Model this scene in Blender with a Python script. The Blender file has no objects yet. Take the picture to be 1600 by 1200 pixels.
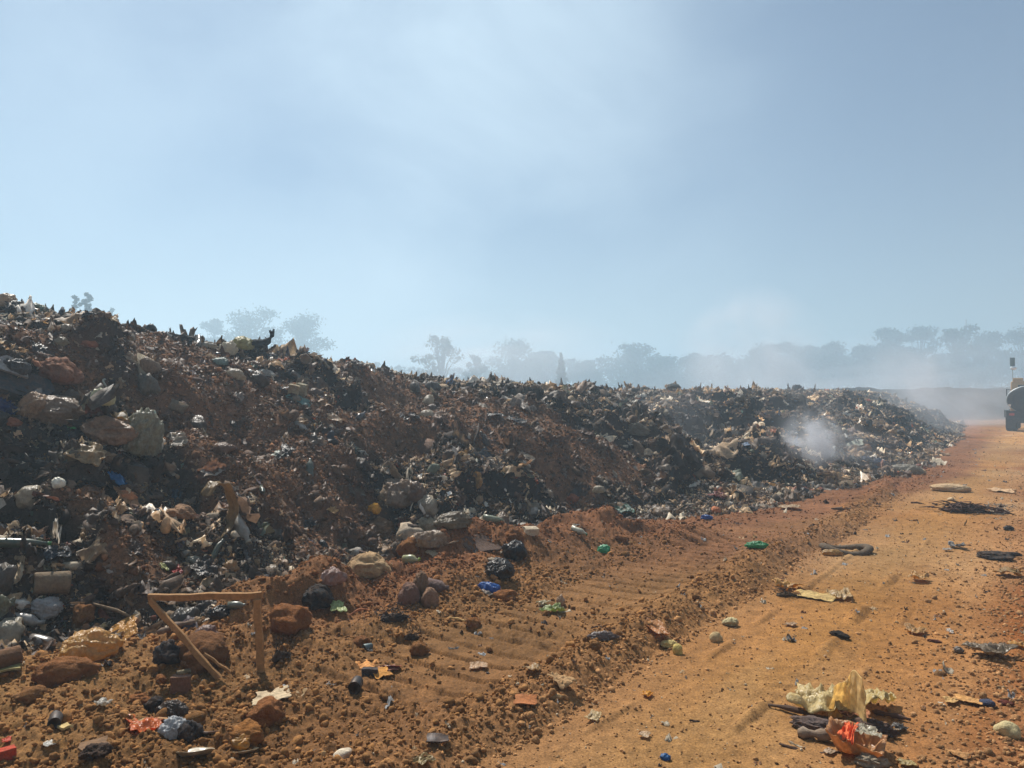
import bpy, bmesh, math, random
import numpy as np
from mathutils import Vector, Matrix
R = math.radians
random.seed(7)
rng = np.random.default_rng(7)
sc = bpy.context.scene

# ------------------------------------------------------------------ camera, world, sun, exposure
F = 1232.0                      # focal length in pixels of the 1600 px wide photograph
EYE = 1.7
PITCH = math.atan(28 / F)
cam = bpy.data.objects.new('camera', bpy.data.cameras.new('camera'))
sc.collection.objects.link(cam)
cam.location = (0, 0, EYE)
cam.rotation_euler = (R(90) + PITCH, 0, 0)
cam.data.sensor_width = 36
cam.data.lens = 36 * F / 1600
cam.data.clip_start = 0.05
cam.data.clip_end = 3000
sc.camera = cam

SUN_EL, SUN_AZ = R(52), R(-28)          # azimuth measured from +Y towards +X
sunv = Vector((math.sin(SUN_AZ) * math.cos(SUN_EL), math.cos(SUN_AZ) * math.cos(SUN_EL), math.sin(SUN_EL)))
ld = bpy.data.lights.new('sun', 'SUN')
ld.energy = 5.0
ld.angle = R(0.6)
ld.color = (1.0, 0.95, 0.87)
sun = bpy.data.objects.new('sun', ld)
sun.rotation_euler = sunv.to_track_quat('Z', 'Y').to_euler()
sc.collection.objects.link(sun)

w = bpy.data.worlds.new('World')
sc.world = w
w.use_nodes = True
nt = w.node_tree
nt.nodes.clear()
sky = nt.nodes.new('ShaderNodeTexSky')
sky.sky_type = 'NISHITA'
sky.sun_disc = False
sky.sun_elevation = SUN_EL
sky.sun_rotation = SUN_AZ
sky.air_density = 1.0
sky.dust_density = 0.3
sky.ozone_density = 2.0
tc = nt.nodes.new('ShaderNodeTexCoord')
mp = nt.nodes.new('ShaderNodeMapping')
mp.inputs['Location'].default_value = (8.3605, 7.7076, 8.9188)
mp.inputs['Scale'].default_value = (1.2, 1.2, 1.9)
n1 = nt.nodes.new('ShaderNodeTexNoise')
n1.inputs['Scale'].default_value = 2.0
n1.inputs['Detail'].default_value = 5
n1.inputs['Roughness'].default_value = 0.5
n1.inputs['Distortion'].default_value = 0.4
rmp = nt.nodes.new('ShaderNodeValToRGB')
rmp.color_ramp.elements[0].position = 0.38
rmp.color_ramp.elements[0].color = (0, 0, 0, 1)
rmp.color_ramp.elements[1].position = 0.74
rmp.color_ramp.elements[1].color = (0.9, 0.9, 0.9, 1)
mx = nt.nodes.new('ShaderNodeMix')
mx.data_type = 'RGBA'
mx.inputs['B'].default_value = (8.2, 10.2, 12.0, 1)         # thin sunlit smoke cloud, in the sky texture's own units
bg = nt.nodes.new('ShaderNodeBackground')
bg.inputs['Strength'].default_value = 0.054
wo = nt.nodes.new('ShaderNodeOutputWorld')
L = nt.links.new
L(tc.outputs['Generated'], mp.inputs['Vector'])
L(mp.outputs['Vector'], n1.inputs['Vector'])
L(n1.outputs['Fac'], rmp.inputs['Fac'])
sx = nt.nodes.new('ShaderNodeSeparateXYZ'); L(tc.outputs['Generated'], sx.inputs[0])
gr = nt.nodes.new('ShaderNodeFloatCurve')
cv = gr.mapping.curves[0]
for k_, v_ in ((0.0, .45), (0.3, .55), (0.47, 1.0), (0.62, .45), (0.72, .05), (1.0, .0)): cv.points.new(k_, v_)
gr.mapping.update()
g0 = nt.nodes.new('ShaderNodeMapRange')
for k_, v_ in zip(('From Min', 'From Max', 'To Min', 'To Max'), (-1.0, 1.0, 0.0, 1.0)): g0.inputs[k_].default_value = v_
L(sx.outputs['X'], g0.inputs['Value']); L(g0.outputs['Result'], gr.inputs['Value'])
mf = nt.nodes.new('ShaderNodeMath'); mf.operation = 'MULTIPLY'
L(rmp.outputs['Color'], mf.inputs[0]); L(gr.outputs['Value'], mf.inputs[1])
L(mf.outputs[0], mx.inputs['Factor'])
L(sky.outputs['Color'], mx.inputs['A'])
L(mx.outputs['Result'], bg.inputs['Color'])
L(bg.outputs['Background'], wo.inputs['Surface'])

sc.view_settings.view_transform = 'Standard'
sc.view_settings.look = 'None'
sc.view_settings.exposure = 0.36
sc.view_settings.gamma = 1.0
sc.cycles.use_denoising = True
sc.cycles.max_bounces = 6
sc.cycles.diffuse_bounces = 3
sc.cycles.volume_bounces = 1
sc.cycles.volume_step_rate = 1.0
sc.cycles.volume_max_steps = 128
sc.cycles.transparent_max_bounces = 8
HAZE_DENSITY = 0.0049

# ------------------------------------------------------------------ numeric helpers
def _hash(ix, iy, iz, seed):
    h = (ix.astype(np.int64) * 374761393 + iy.astype(np.int64) * 668265263 + iz * 2147483647 + seed * 974711) & 0xffffffff
    h = ((h ^ (h >> 13)) * 1274126177) & 0xffffffff
    h = (h ^ (h >> 16)) & 0xffffffff
    return h.astype(np.float64) / 2147483647.5 - 1.0

def vn2(x, y, seed=0):
    x = np.asarray(x, float); y = np.asarray(y, float)
    ix = np.floor(x); iy = np.floor(y)
    fx = x - ix; fy = y - iy
    fx = fx * fx * fx * (fx * (fx * 6 - 15) + 10); fy = fy * fy * fy * (fy * (fy * 6 - 15) + 10)
    ix = ix.astype(np.int64); iy = iy.astype(np.int64)
    a = _hash(ix, iy, 0, seed); b = _hash(ix + 1, iy, 0, seed); c = _hash(ix, iy + 1, 0, seed); d = _hash(ix + 1, iy + 1, 0, seed)
    return (a + (b - a) * fx) * (1 - fy) + (c + (d - c) * fx) * fy

def fbm2(x, y, octaves, seed=0, gain=0.5):
    s = 0; a = 1; tot = 0
    for k in range(octaves):
        c, sn = math.cos(0.6 * k), math.sin(0.6 * k)
        s = s + a * vn2((x * c - y * sn) * 2 ** k, (x * sn + y * c) * 2 ** k, seed + 17 * k)
        tot += a; a *= gain
    return s / tot

def vn3(p, seed=0):
    i = np.floor(p); f = p - i; f = f * f * (3 - 2 * f); i = i.astype(np.int64)
    def hh(dx, dy, dz):
        return _hash(i[:, 0] + dx + 1013 * (i[:, 2] + dz), i[:, 1] + dy - 757 * (i[:, 2] + dz), 0, seed)
    def lerp(a, b, t): return a + (b - a) * t
    x00 = lerp(hh(0, 0, 0), hh(1, 0, 0), f[:, 0]); x10 = lerp(hh(0, 1, 0), hh(1, 1, 0), f[:, 0])
    x01 = lerp(hh(0, 0, 1), hh(1, 0, 1), f[:, 0]); x11 = lerp(hh(0, 1, 1), hh(1, 1, 1), f[:, 0])
    return lerp(lerp(x00, x10, f[:, 1]), lerp(x01, x11, f[:, 1]), f[:, 2])

def sstep(a, b, x):
    t = np.clip((x - a) / (b - a), 0, 1)
    return t * t * (3 - 2 * t)

def lin(c):
    return tuple(((v / 255) / 12.92 if v <= 10 else ((v / 255 + 0.055) / 1.055) ** 2.4) for v in c)

# ------------------------------------------------------------------ the lie of the land (metres)
SX, SY = 0.566, 0.824            # direction of the road; the heap runs along it on the left
OX, OY = -3.2, 4.96
def st(X, Y):
    dx, dy = X - OX, Y - OY
    return dx * SX + dy * SY, -dx * SY + dy * SX
def toe(s):
    return np.interp(s, [-20, -3, 0, 1.75, 3.2, 4.75, 6.5, 9.6, 18.6, 36, 62, 80], [0.6, 0.4, 0.1, -.15, .1, .3, -.3, -1.3, -2.7, -1.9, 0, 2]) \
        + 0.22 * vn2(s * 0.9, s * 0 + 3, 5) + 0.12 * vn2(s * 2.7, s * 0 + 9, 6)
def crest_h(s):
    return np.interp(s, [-20, 0, 2.0, 4.0, 5.7, 9, 12.8, 19.8, 33, 50, 63], [2.98, 2.93, 2.86, 2.64, 2.45, 2.2, 2.03, 2.02, 2.2, 2.3, 2.3])

def heap_part(X, Y, s, t):
    t0 = toe(s)
    end = 1 - sstep(56, 70, s + 1.5 * vn2(t * 0.4, s * 0.1, 71))
    u = (t - t0) / (5.0 - t0)
    uc = np.clip(u, 0, 1)
    prof = 1 - (1 - uc) ** 1.45
    h = crest_h(s) * prof
    back = np.clip(t - 5.0, 0, 60)
    h = h - np.minimum(back * 0.05, 2.0)
    m = np.clip(np.minimum(u * 4.5, (0.98 - u) * 2.6), 0.0, 1.0)
    if PATCH: m = m * (1 - .68 * soil_mask(X, Y))              # relief is strongest on the face
    mb = np.where(u > 0.8, 0.35, 0) + m
    edge = np.clip(u * 6, 0, 1)
    big = fbm2(X / 1.5, Y / 1.5, 3, 11)
    rid = 1 - np.abs(fbm2(X / 1.1 + 5, Y / 1.1, 2, 23)) * 2.2
    med = fbm2(X / 0.42, Y / 0.42, 3, 31, 0.6)
    h = h + m * (0.72 * big + 0.34 * rid - 0.3)
    # broken ledges: soil and rubbish slumped in steps
    ph = h / 0.62 + 1.3 * vn2(X / 1.9, Y / 1.9, 44)
    saw = ph - np.floor(ph)
    h = h + m * 0.30 * (sstep(0.0, 0.28, saw) - saw)
    h = h + np.minimum(mb, 1) * (0.13 * med / (1 + (np.hypot(X, Y) / 28) ** 2) + (0.05 * vn2(X / 0.11, Y / 0.11, 37) + 0.03 * vn2(X / 0.05, Y / 0.05, 38)) / (1 + (np.hypot(X, Y) / 11) ** 3))
    for x, y, r, dpt in DENT:
        g = ((X - x) ** 2 + (Y - y) ** 2) / (r * r); g2 = ((X - x + .9 * r * SY) ** 2 + (Y - y - .9 * r * SX) ** 2) / (.6 * r * r)
        h = h - dpt * np.exp(-g ** 1.5) + .45 * dpt * np.exp(-g2)
    h = h * end * np.where(u > 0, edge ** 0.5, 0)
    return h, u * np.where(s < 66, 1, 0), end

PATCH, DENT = [], []
def far_heap(X, Y):
    """a second bank of refuse that closes the far end of the road"""
    d = (Y - 74 - 0.10 * (X - 40)) + 2.0 * vn2(X / 9, Y / 9, 91)
    u = np.clip(d / 5.0, 0, 1)
    m = sstep(20, 30, X)
    h = (3.0 + 0.35 * vn2(X / 5, Y / 7, 92) + 0.018 * np.clip(X - 45, -10, 40)) * (1 - (1 - u) ** 1.6) * m
    return h + np.where(u > 0, 1, 0) * m * (0.35 * fbm2(X / 1.6, Y / 1.6, 3, 93)) * np.clip(u * 5, 0, 1), d * m

def gully(s, t): return 0

def land(X, Y, fine=True):
    X = np.asarray(X, float); Y = np.asarray(Y, float)
    s, t = st(X, Y)
    t0 = toe(s)
    near = 1 / (1 + (X * X + Y * Y) / 900.0)
    z = 0.05 * fbm2(X / 2.3, Y / 2.3, 3, 3)
    rough = sstep(-3.4, -2.9, t)                       # loose soil between the road and the heap
    strip = np.exp(-((t + 5.6 + 0.25 * vn2(s * .5, s * 0, 8)) / 0.35) ** 2) * (s > 0)
    # bank of red soil pushed against the toe
    bank = np.exp(-((t - (t0 - 0.62)) / 0.62) ** 2) * sstep(0.3, 1.6, s) * (1 - sstep(6.3, 8.8, s))
    lump = 0.5 + 0.95 * fbm2(X / 0.9, Y / 0.9, 2, 51)
    z = z + 0.48 * bank * np.clip(lump, 0.1, 2) + 0.10 * bank * (1 - 2 * np.abs(fbm2(X / .45, Y / .45, 2, 52)))
    fl = np.exp(-((t + 0.7) / 1.3) ** 2) * (1 - sstep(1.0, 3.0, s)) * sstep(-6, -2, s)
    z = z + fl * 0.12 * (fbm2(X / 0.5, Y / 0.5, 3, 55) + 0.5)
    # windrow on the road edge, and the road a little lower
    wr = t + 3.15 - 0.15 * vn2(s * 0.6, s * 0 + 1, 9) - 0.03 * np.clip(s - 6, 0, 12)
    z = z + 0.085 * np.exp(-((wr - 0.18) / 0.25) ** 2) * (1 + 0.6 * vn2(s * 3, t * 3, 10)) * (1 - sstep(16, 26, s))
    z = z - 0.05 * (1 - sstep(-0.25, 0.1, wr))
    # wheel ruts
    wob = 0.10 * vn2(s * 0.25, s * 0, 12)
    for tc_, dp_, wd_ in ((-3.8, .06, .17), (-4.7, .035, .17), (-6.3, .05, .18), (-7.4, .05, .2)):
        e_ = np.exp(-((t - tc_ - wob) / wd_) ** 2)
        tread = np.abs((s / .11 + np.abs(t - tc_) * 6) % 1 - .5) * 2
        z = z - dp_ * e_ + 0.014 * e_ * tread * (vn2(s * .7, t, 13) > -.3) + 0.6 * dp_ * np.exp(-((np.abs(t - tc_ - wob) - wd_ * 1.7) / .07) ** 2) * (1 + vn2(s * 2, t * 3, 14))
    z = z + 0.045 * strip * (0.6 + fbm2(X / 0.3, Y / 0.3, 2, 61))
    # bulldozer track marks
    tb = t + .12 * vn2(s * .5, s * 0, 64); band = sstep(-2.86, -2.78, tb) * (1 - sstep(-1.82, -1.74, tb)) * sstep(0.8, 1.6, s) * (1 - sstep(13, 16, s))
    gap = np.clip(1.5 * vn2(X / 0.8, Y / 0.8, 66) + 1.25, 0.15, 1)
    pitch = 0.25
    k = (s + 0.02 * vn2(s * 2, t * 2, 67)) / pitch
    saw = k - np.floor(k)
    cleat = np.where(saw < 0.34, sstep(0, 0.16, saw) * (1 - sstep(0.26, 0.34, saw)), 0)
    z = z + band * gap * (-0.095 * cleat * (1 + .5 * vn2(X / .35, Y / .35, 68)) + 0.012 * saw)
    hp, u, end = heap_part(X, Y, s, t)
    fh, fd = far_heap(X, Y)
    z = z + np.where(u > 0, hp, 0)
    z = np.maximum(z, fh)
    if fine:
        amp = 0.008 + 0.032 * rough * (1 - 0.85 * band * gap) + 0.03 * strip
        cl = fbm2(X / 0.13, Y / 0.13, 3, 81, 0.7)
        z = z + amp * cl * np.where(u > 0.05, 0.3, 1)
        z = z + 0.35 * amp * np.abs(vn2(X / 0.028, Y / 0.028, 83)) * near * 1.3
    return z

def land1(x, y): return float(land(np.array([x]), np.array([y]))[0])

def ray(px, py):
    x, y = (px - 800) / F, -(py - 600) / F
    f = Vector((0, math.cos(PITCH), math.sin(PITCH))); u = Vector((0, -math.sin(PITCH), math.cos(PITCH)))
    return f + u * y + Vector((1, 0, 0)) * x
def ray_at(px, py, depth):
    return Vector((0, 0, EYE)) + ray(px, py) * depth
def hit(px, py, dmin=2.5):
    d = ray(px, py)
    ts = dmin * np.exp(np.linspace(0, math.log(140 / dmin), 1400))
    for _ in range(2):
        g = EYE + ts * d.z - land(ts * d.x, ts * d.y)
        k = np.argmax(g < 0)
        if g[k] >= 0: k = len(ts) - 1
        ts = np.linspace(ts[max(k - 1, 0)], ts[k], 12)
    T = ts[-1]
    return Vector((T * d.x, T * d.y, float(land(np.array([T * d.x]), np.array([T * d.y]))[0]))), T

# patches of red soil that slid over the refuse, where the photograph shows them (in metres on the heap)
_p = []
for px, py, r, dpt in [(575, 765, .45, .5), (640, 700, .4, .35), (375, 655, .55, .5), (250, 735, .55, .5), (205, 580, .45, .4), (30, 700, .5, .3), (612, 640, .5, .4), (890, 770, .6, .5),
                       (850, 720, .5, .4), (1010, 720, .9, .6), (950, 640, .7, .4), (1090, 700, .8, .5), (1190, 740, .7, .5), (1230, 650, 1.2, .6), (1130, 640, 1.0, .5), (740, 560, .5, .3), (90, 800, .35, .2), (480, 830, .3, .2)]:
    P, T_ = hit(px, py)
    if T_ < 60: _p.append((P.x, P.y, r, dpt))
DENT = _p
_p = []
for px, py, r in [(430, 690, .75), (455, 625, .6), (415, 755, .55), (500, 720, .5), (300, 545, .9), (215, 520, .8), (345, 585, .55), (260, 600, .5), (480, 790, .5),
                  (715, 625, 1.0), (770, 650, 1.1), (820, 665, 1.0), (880, 690, .9), (690, 590, .9), (240, 870, .35), (330, 700, .4), (610, 610, .5),
                  (40, 520, .5), (100, 590, .3), (130, 790, .3), (560, 690, .45), (640, 690, .4), (540, 565, .7), (330, 1010, .4), (960, 720, .5)]:
    P, _ = hit(px, py)
    _p.append((P.x, P.y, r))
PATCH = _p
def soil_mask(X, Y):
    s, t = st(X, Y)
    m = 0.6 * fbm2(X / 1.3, Y / 1.3, 3, 101) + 0.02
    m = m * (1 - 0.9 * sstep(10, 16, s))
    for x, y, r in PATCH:
        m = m + 1.0 * np.exp(-(((X - x) ** 2 + (Y - y) ** 2) / (r * r)))
    m = m + 0.35 * vn2(X / 0.25, Y / 0.25, 103)
    return sstep(0.25, 0.75, m)

# ------------------------------------------------------------------ object helpers
COL = sc.collection
def tag(o, label=None, cat=None, group=None, kind=None):
    if label: o['label'] = label
    if cat: o['category'] = cat
    if group: o['group'] = group
    if kind: o['kind'] = kind
    return o
def mesh_np(name, V, faces, mats, colors=None, smooth=True, matidx=None):
    """faces: an (n,3) or (n,4) array, or a list of such arrays"""
    if not isinstance(faces, list): faces = [faces]
    me = bpy.data.meshes.new(name)
    loops = np.concatenate([f.ravel() for f in faces]).astype(np.int32)
    tot = np.concatenate([np.full(len(f), f.shape[1], np.int32) for f in faces])
    start = np.concatenate([[0], np.cumsum(tot)[:-1]]).astype(np.int32)
    me.vertices.add(len(V)); me.vertices.foreach_set('co', np.ascontiguousarray(V, np.float32).ravel())
    me.loops.add(len(loops)); me.loops.foreach_set('vertex_index', loops)
    me.polygons.add(len(tot)); me.polygons.foreach_set('loop_start', start); me.polygons.foreach_set('loop_total', tot)
    me.polygons.foreach_set('use_smooth', np.full(len(tot), smooth, bool))
    for m in (mats if isinstance(mats, list) else [mats]): me.materials.append(m)
    if matidx is not None: me.polygons.foreach_set('material_index', np.asarray(matidx, np.int32))
    me.update(calc_edges=True)
    if colors is not None:
        ca = me.color_attributes.new('tint', 'FLOAT_COLOR', 'POINT')
        c4 = np.ones((len(V), 4), np.float32); c4[:, :3] = colors
        ca.data.foreach_set('color', c4.ravel())
    return me
def link(name, me, parent=None, loc=None):
    o = bpy.data.objects.new(name, me); COL.objects.link(o)
    if parent: o.parent = parent
    if loc is not None: o.location = loc
    return o
def empty(name, loc, rz=0):
    o = bpy.data.objects.new(name, None); COL.objects.link(o)
    o.location = loc; o.rotation_euler = (0, 0, rz); o.empty_display_size = 0.1
    return o

# ------------------------------------------------------------------ materials
def new_mat(name):
    m = bpy.data.materials.new(name); m.use_nodes = True
    t = m.node_tree; t.nodes.clear()
    return m, t, t.nodes.new('ShaderNodeOutputMaterial')
def noise(t, scale, detail=4, rough=0.6, vec=None):
    n = t.nodes.new('ShaderNodeTexNoise')
    n.inputs['Scale'].default_value = scale; n.inputs['Detail'].default_value = detail; n.inputs['Roughness'].default_value = rough
    if vec is not None: t.links.new(vec, n.inputs['Vector'])
    return n.outputs['Fac']
def remap(t, v, a, b, c, d):
    n = t.nodes.new('ShaderNodeMapRange')
    for k, x in zip(('From Min', 'From Max', 'To Min', 'To Max'), (a, b, c, d)): n.inputs[k].default_value = x
    t.links.new(v, n.inputs['Value']); return n.outputs['Result']
def mixc(t, fac, a, b, mode='MIX'):
    n = t.nodes.new('ShaderNodeMix'); n.data_type = 'RGBA'; n.blend_type = mode
    for k, v in (('Factor', fac), ('A', a), ('B', b)):
        if isinstance(v, (int, float)): n.inputs[k].default_value = v
        elif isinstance(v, tuple): n.inputs[k].default_value = (*v, 1)
        else: t.links.new(v, n.inputs[k])
    return n.outputs['Result']
def bump(t, h, strength, dist):
    n = t.nodes.new('ShaderNodeBump'); n.inputs['Strength'].default_value = strength; n.inputs['Distance'].default_value = dist
    t.links.new(h, n.inputs['Height']); return n.outputs['Normal']

def earth_material():
    m, t, out = new_mat('red_earth')
    geo = t.nodes.new('ShaderNodeNewGeometry'); pos = geo.outputs['Position']
    at = t.nodes.new('ShaderNodeAttribute'); at.attribute_name = 'tint'
    v1 = remap(t, noise(t, 9, 6, 0.75, pos), 0.3, 0.7, 0.62, 1.35)
    v2 = remap(t, noise(t, 85, 3, 0.8, pos), 0.3, 0.7, 0.45, 1.5)
    mu = t.nodes.new('ShaderNodeMath'); mu.operation = 'MULTIPLY'; t.links.new(v1, mu.inputs[0]); t.links.new(v2, mu.inputs[1])
    vm = t.nodes.new('ShaderNodeVectorMath'); vm.operation = 'SCALE'
    t.links.new(at.outputs['Color'], vm.inputs[0]); t.links.new(mu.outputs[0], vm.inputs['Scale'])
    b = t.nodes.new('ShaderNodeBsdfPrincipled')
    t.links.new(vm.outputs[0], b.inputs['Base Color']); b.inputs['Roughness'].default_value = 0.95
    b.inputs['Specular IOR Level'].default_value = 0.15
    n = bump(t, noise(t, 60, 6, 0.8, pos), 0.6, 0.012)
    t.links.new(n, b.inputs['Normal'])
    t.links.new(b.outputs[0], out.inputs['Surface'])
    return m
def tint_material(name, rough=0.6, spec=0.4, transl=0.0, bumpy=0.4, bscale=60, var=True):
    m, t, out = new_mat(name)
    geo = t.nodes.new('ShaderNodeNewGeometry'); pos = geo.outputs['Position']
    at = t.nodes.new('ShaderNodeAttribute'); at.attribute_name = 'tint'
    v = remap(t, noise(t, 25, 4, 0.7, pos), 0.3, 0.7, 0.55, 1.3)
    vm = t.nodes.new('ShaderNodeVectorMath'); vm.operation = 'SCALE'
    t.links.new(at.outputs['Color'], vm.inputs[0]); t.links.new(v, vm.inputs['Scale'])
    b = t.nodes.new('ShaderNodeBsdfPrincipled')
    t.links.new(vm.outputs[0], b.inputs['Base Color'])
    b.inputs['Roughness'].default_value = rough; b.inputs['Specular IOR Level'].default_value = spec
    t.links.new(bump(t, noise(t, bscale, 4, 0.7, pos), bumpy, 0.01), b.inputs['Normal'])
    sh = b.outputs[0]
    if transl:
        tr = t.nodes.new('ShaderNodeBsdfTranslucent'); t.links.new(vm.outputs[0], tr.inputs['Color'])
        ms = t.nodes.new('ShaderNodeMixShader'); ms.inputs[0].default_value = transl
        t.links.new(sh, ms.inputs[1]); t.links.new(tr.outputs[0], ms.inputs[2]); sh = ms.outputs[0]
    t.links.new(sh, out.inputs['Surface'])
    return m
_mc = {}
def M(rgb, kind='matte', dirt=0.45):
    """procedural material: a base colour, soil-stained; kind matte / film / shiny / wood / metal"""
    key = (tuple(rgb), kind, dirt)
    if key in _mc: return _mc[key]
    m, t, out = new_mat('%s_%02x%02x%02x' % (kind, *[int(c) for c in rgb]))
    tcn = t.nodes.new('ShaderNodeTexCoord'); pos = tcn.outputs['Object']
    geo = t.nodes.new('ShaderNodeNewGeometry'); wpos = geo.outputs['Position']
    base = lin(rgb)
    f = remap(t, noise(t, 14, 5, 0.7, wpos), 0.42, 0.72, 0.0, dirt * 1.6)
    c = mixc(t, f, base, (0.17, 0.095, 0.05))
    v = remap(t, noise(t, 40, 4, 0.7, wpos), 0.3, 0.7, 0.72, 1.2)
    vm = t.nodes.new('ShaderNodeVectorMath'); vm.operation = 'SCALE'
    t.links.new(c, vm.inputs[0]); t.links.new(v, vm.inputs['Scale'])
    b = t.nodes.new('ShaderNodeBsdfPrincipled')
    t.links.new(vm.outputs[0], b.inputs['Base Color'])
    b.inputs['Roughness'].default_value = {'matte': .85, 'film': .38, 'shiny': .32, 'wood': .8, 'metal': .5, 'earth': .95, 'thin': .45}[kind]
    b.inputs['Specular IOR Level'].default_value = {'matte': .2, 'film': .5, 'shiny': .5, 'wood': .2, 'metal': .4, 'earth': .1, 'thin': .3}[kind]
    if kind == 'metal': b.inputs['Metallic'].default_value = 0.3
    if kind == 'wood':
        mp_ = t.nodes.new('ShaderNodeMapping'); mp_.inputs['Scale'].default_value = (3, 60, 60)
        t.links.new(pos, mp_.inputs['Vector']); hh = noise(t, 1.5, 4, .7, mp_.outputs['Vector'])
    elif kind in ('film', 'thin'):
        mq = t.nodes.new('ShaderNodeMapping'); mq.inputs['Scale'].default_value = (1.3, 1.0, .45); mq.inputs['Rotation'].default_value = (.3, .4, .2)
        t.links.new(wpos, mq.inputs['Vector']); hh0 = noise(t, 20, 2, 0.5, mq.outputs['Vector'])
        ab = t.nodes.new('ShaderNodeMath'); ab.operation = 'SUBTRACT'; t.links.new(hh0, ab.inputs[0]); ab.inputs[1].default_value = .5
        ac = t.nodes.new('ShaderNodeMath'); ac.operation = 'ABSOLUTE'; t.links.new(ab.outputs[0], ac.inputs[0]); hh = ac.outputs[0]
    else: hh = noise(t, {'earth': 38, 'matte': 45, 'shiny': 16, 'metal': 12}[kind], 5, 0.7, wpos)
    t.links.new(bump(t, hh, {'thin': .5, 'film': 1.0, 'matte': .8, 'shiny': .15, 'wood': .5, 'metal': .1, 'earth': 1.0}[kind], {'film': .035, 'thin': .03, 'matte': .02, 'earth': .035}.get(kind, .012)), b.inputs['Normal'])
    sh = b.outputs[0]
    if kind in ('film', 'thin'):
        tr = t.nodes.new('ShaderNodeBsdfTranslucent'); t.links.new(vm.outputs[0], tr.inputs['Color'])
        ms = t.nodes.new('ShaderNodeMixShader'); ms.inputs[0].default_value = 0.5 if kind == 'film' else 0.65
        t.links.new(sh, ms.inputs[1]); t.links.new(tr.outputs[0], ms.inputs[2]); sh = ms.outputs[0]
    t.links.new(sh, out.inputs['Surface'])
    _mc[key] = m
    return m
EARTH = earth_material()

# ------------------------------------------------------------------ ground, road and heap: one sheet cut in three
def build_land():
    a_dense = np.radians(np.linspace(-40, 41, 1180))
    a_side = np.radians(np.linspace(41, 320, 90))[1:-1]
    ang = np.concatenate([a_dense, a_side])
    r = np.concatenate([np.geomspace(0.15, 2.6, 14)[:-1], np.geomspace(2.6, 95, 1150), np.geomspace(95, 430, 26)[1:]])
    A, Rr = np.meshgrid(ang, r)
    X = Rr * np.sin(A); Y = Rr * np.cos(A)
    Z = land(X, Y)
    # a few undercut ledges: push steep parts of the face sideways so it is not a pure height map
    s, t = st(X, Y)
    t0 = toe(s)
    V = np.stack([X, Y, Z], -1).reshape(-1, 3)
    # base colour of the ground itself
    sm = soil_mask(X, Y)[..., None]
    n = fbm2(X / 0.8, Y / 0.8, 4, 121)[..., None]
    n2 = vn2(X / 3.1, Y / 3.1, 123)[..., None]
    road = np.array([0.44, 0.207, 0.071]) * (1 + 0.25 * n) + np.array([-0.02, -0.035, -0.03]) * n2
    tt = t[..., None] + .15 * n
    yel = np.exp(-((tt + 4.0) / .6) ** 2); rd = np.exp(-((tt + 5.5) / .45) ** 2) + .8 * np.clip(fbm2(X / 2.2, Y / 2.2, 2, 127)[..., None] * 2 - .2, 0, 1)
    pale = np.clip(fbm2(s / 2.5, t / .35, 3, 128)[..., None] * 1.6, 0, 1)
    road = road + yel * np.array([.01, .015, -.004]) - np.clip(rd, 0, 1) * np.array([.13, .10, .04]) + pale * np.array([.07, .06, .035])
    loose = np.array([0.27, 0.12, 0.036]) * (1 + 0.3 * n) + np.array([0.02, 0.02, 0.0]) * n2
    red = np.array([0.27, 0.105, 0.036]) * (1 + 0.3 * n)
    soil = np.array([0.24, 0.112, 0.052]) * (1 + 0.45 * n)
    char = np.array([0.036, 0.029, 0.024]) * (1 + 0.6 * n) + np.clip(n2, 0, 1) * np.array([0.03, 0.02, 0.012])
    heap = char * (1 - sm) + soil * sm
    wr = (t + 3.15)[..., None] + .35 * n
    c = road * (1 - sstep(-0.65, 0.75, wr)) + loose * sstep(-0.65, 0.75, wr)
    bk = (sstep(-1.5, -0.8, t - t0) * sstep(0, 3, s))[..., None]
    c = c * (1 - bk) + red * bk
    _, u, end = heap_part(X, Y, s, t)
    hm = (sstep(-0.02, 0.05, u + 0.04 * n[..., 0]) * (s < 69))[..., None]
    fm = sstep(-0.5, 0.8, far_heap(X, Y)[1])[..., None]
    c = c * (1 - hm) + heap * hm
    c = c * (1 - fm) + char * fm
    C = np.clip(c, 0.01, 1).reshape(-1, 3)
    nr, na = X.shape
    i = np.arange(nr - 1)[:, None] * na; j = np.arange(na)[None, :]; j2 = (j + 1) % na
    Q = np.stack([i + j, i + j2, i + na + j2, i + na + j], -1).reshape(-1, 4)
    cls = np.zeros(X.shape, int)
    cls[(t < -2.95) & (s > -30)] = 1
    cls[(u > 0) & (s < 68) & (t < 60)] = 2
    cls[fm[..., 0] > 0.5] = 3
    cf = cls.ravel()[Q[:, 0]]
    for k, (nm, lb) in enumerate([('ground', 'loose orange soil with bulldozer track marks beside the road'), ('dirt_road', 'dusty orange dirt road running past the rubbish heap'),
                                  ('rubbish_hill', 'long smouldering bank of burnt rubbish and soil'), ('far_rubbish_hill', 'hazy dark bank of rubbish closing the far end of the road')]):
        q = Q[cf == k]
        used, inv = np.unique(q, return_inverse=True)
        tag(link(nm, mesh_np(nm, V[used], inv.reshape(-1, 4), EARTH, C[used])), lb, None, None, 'structure')
build_land()

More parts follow.
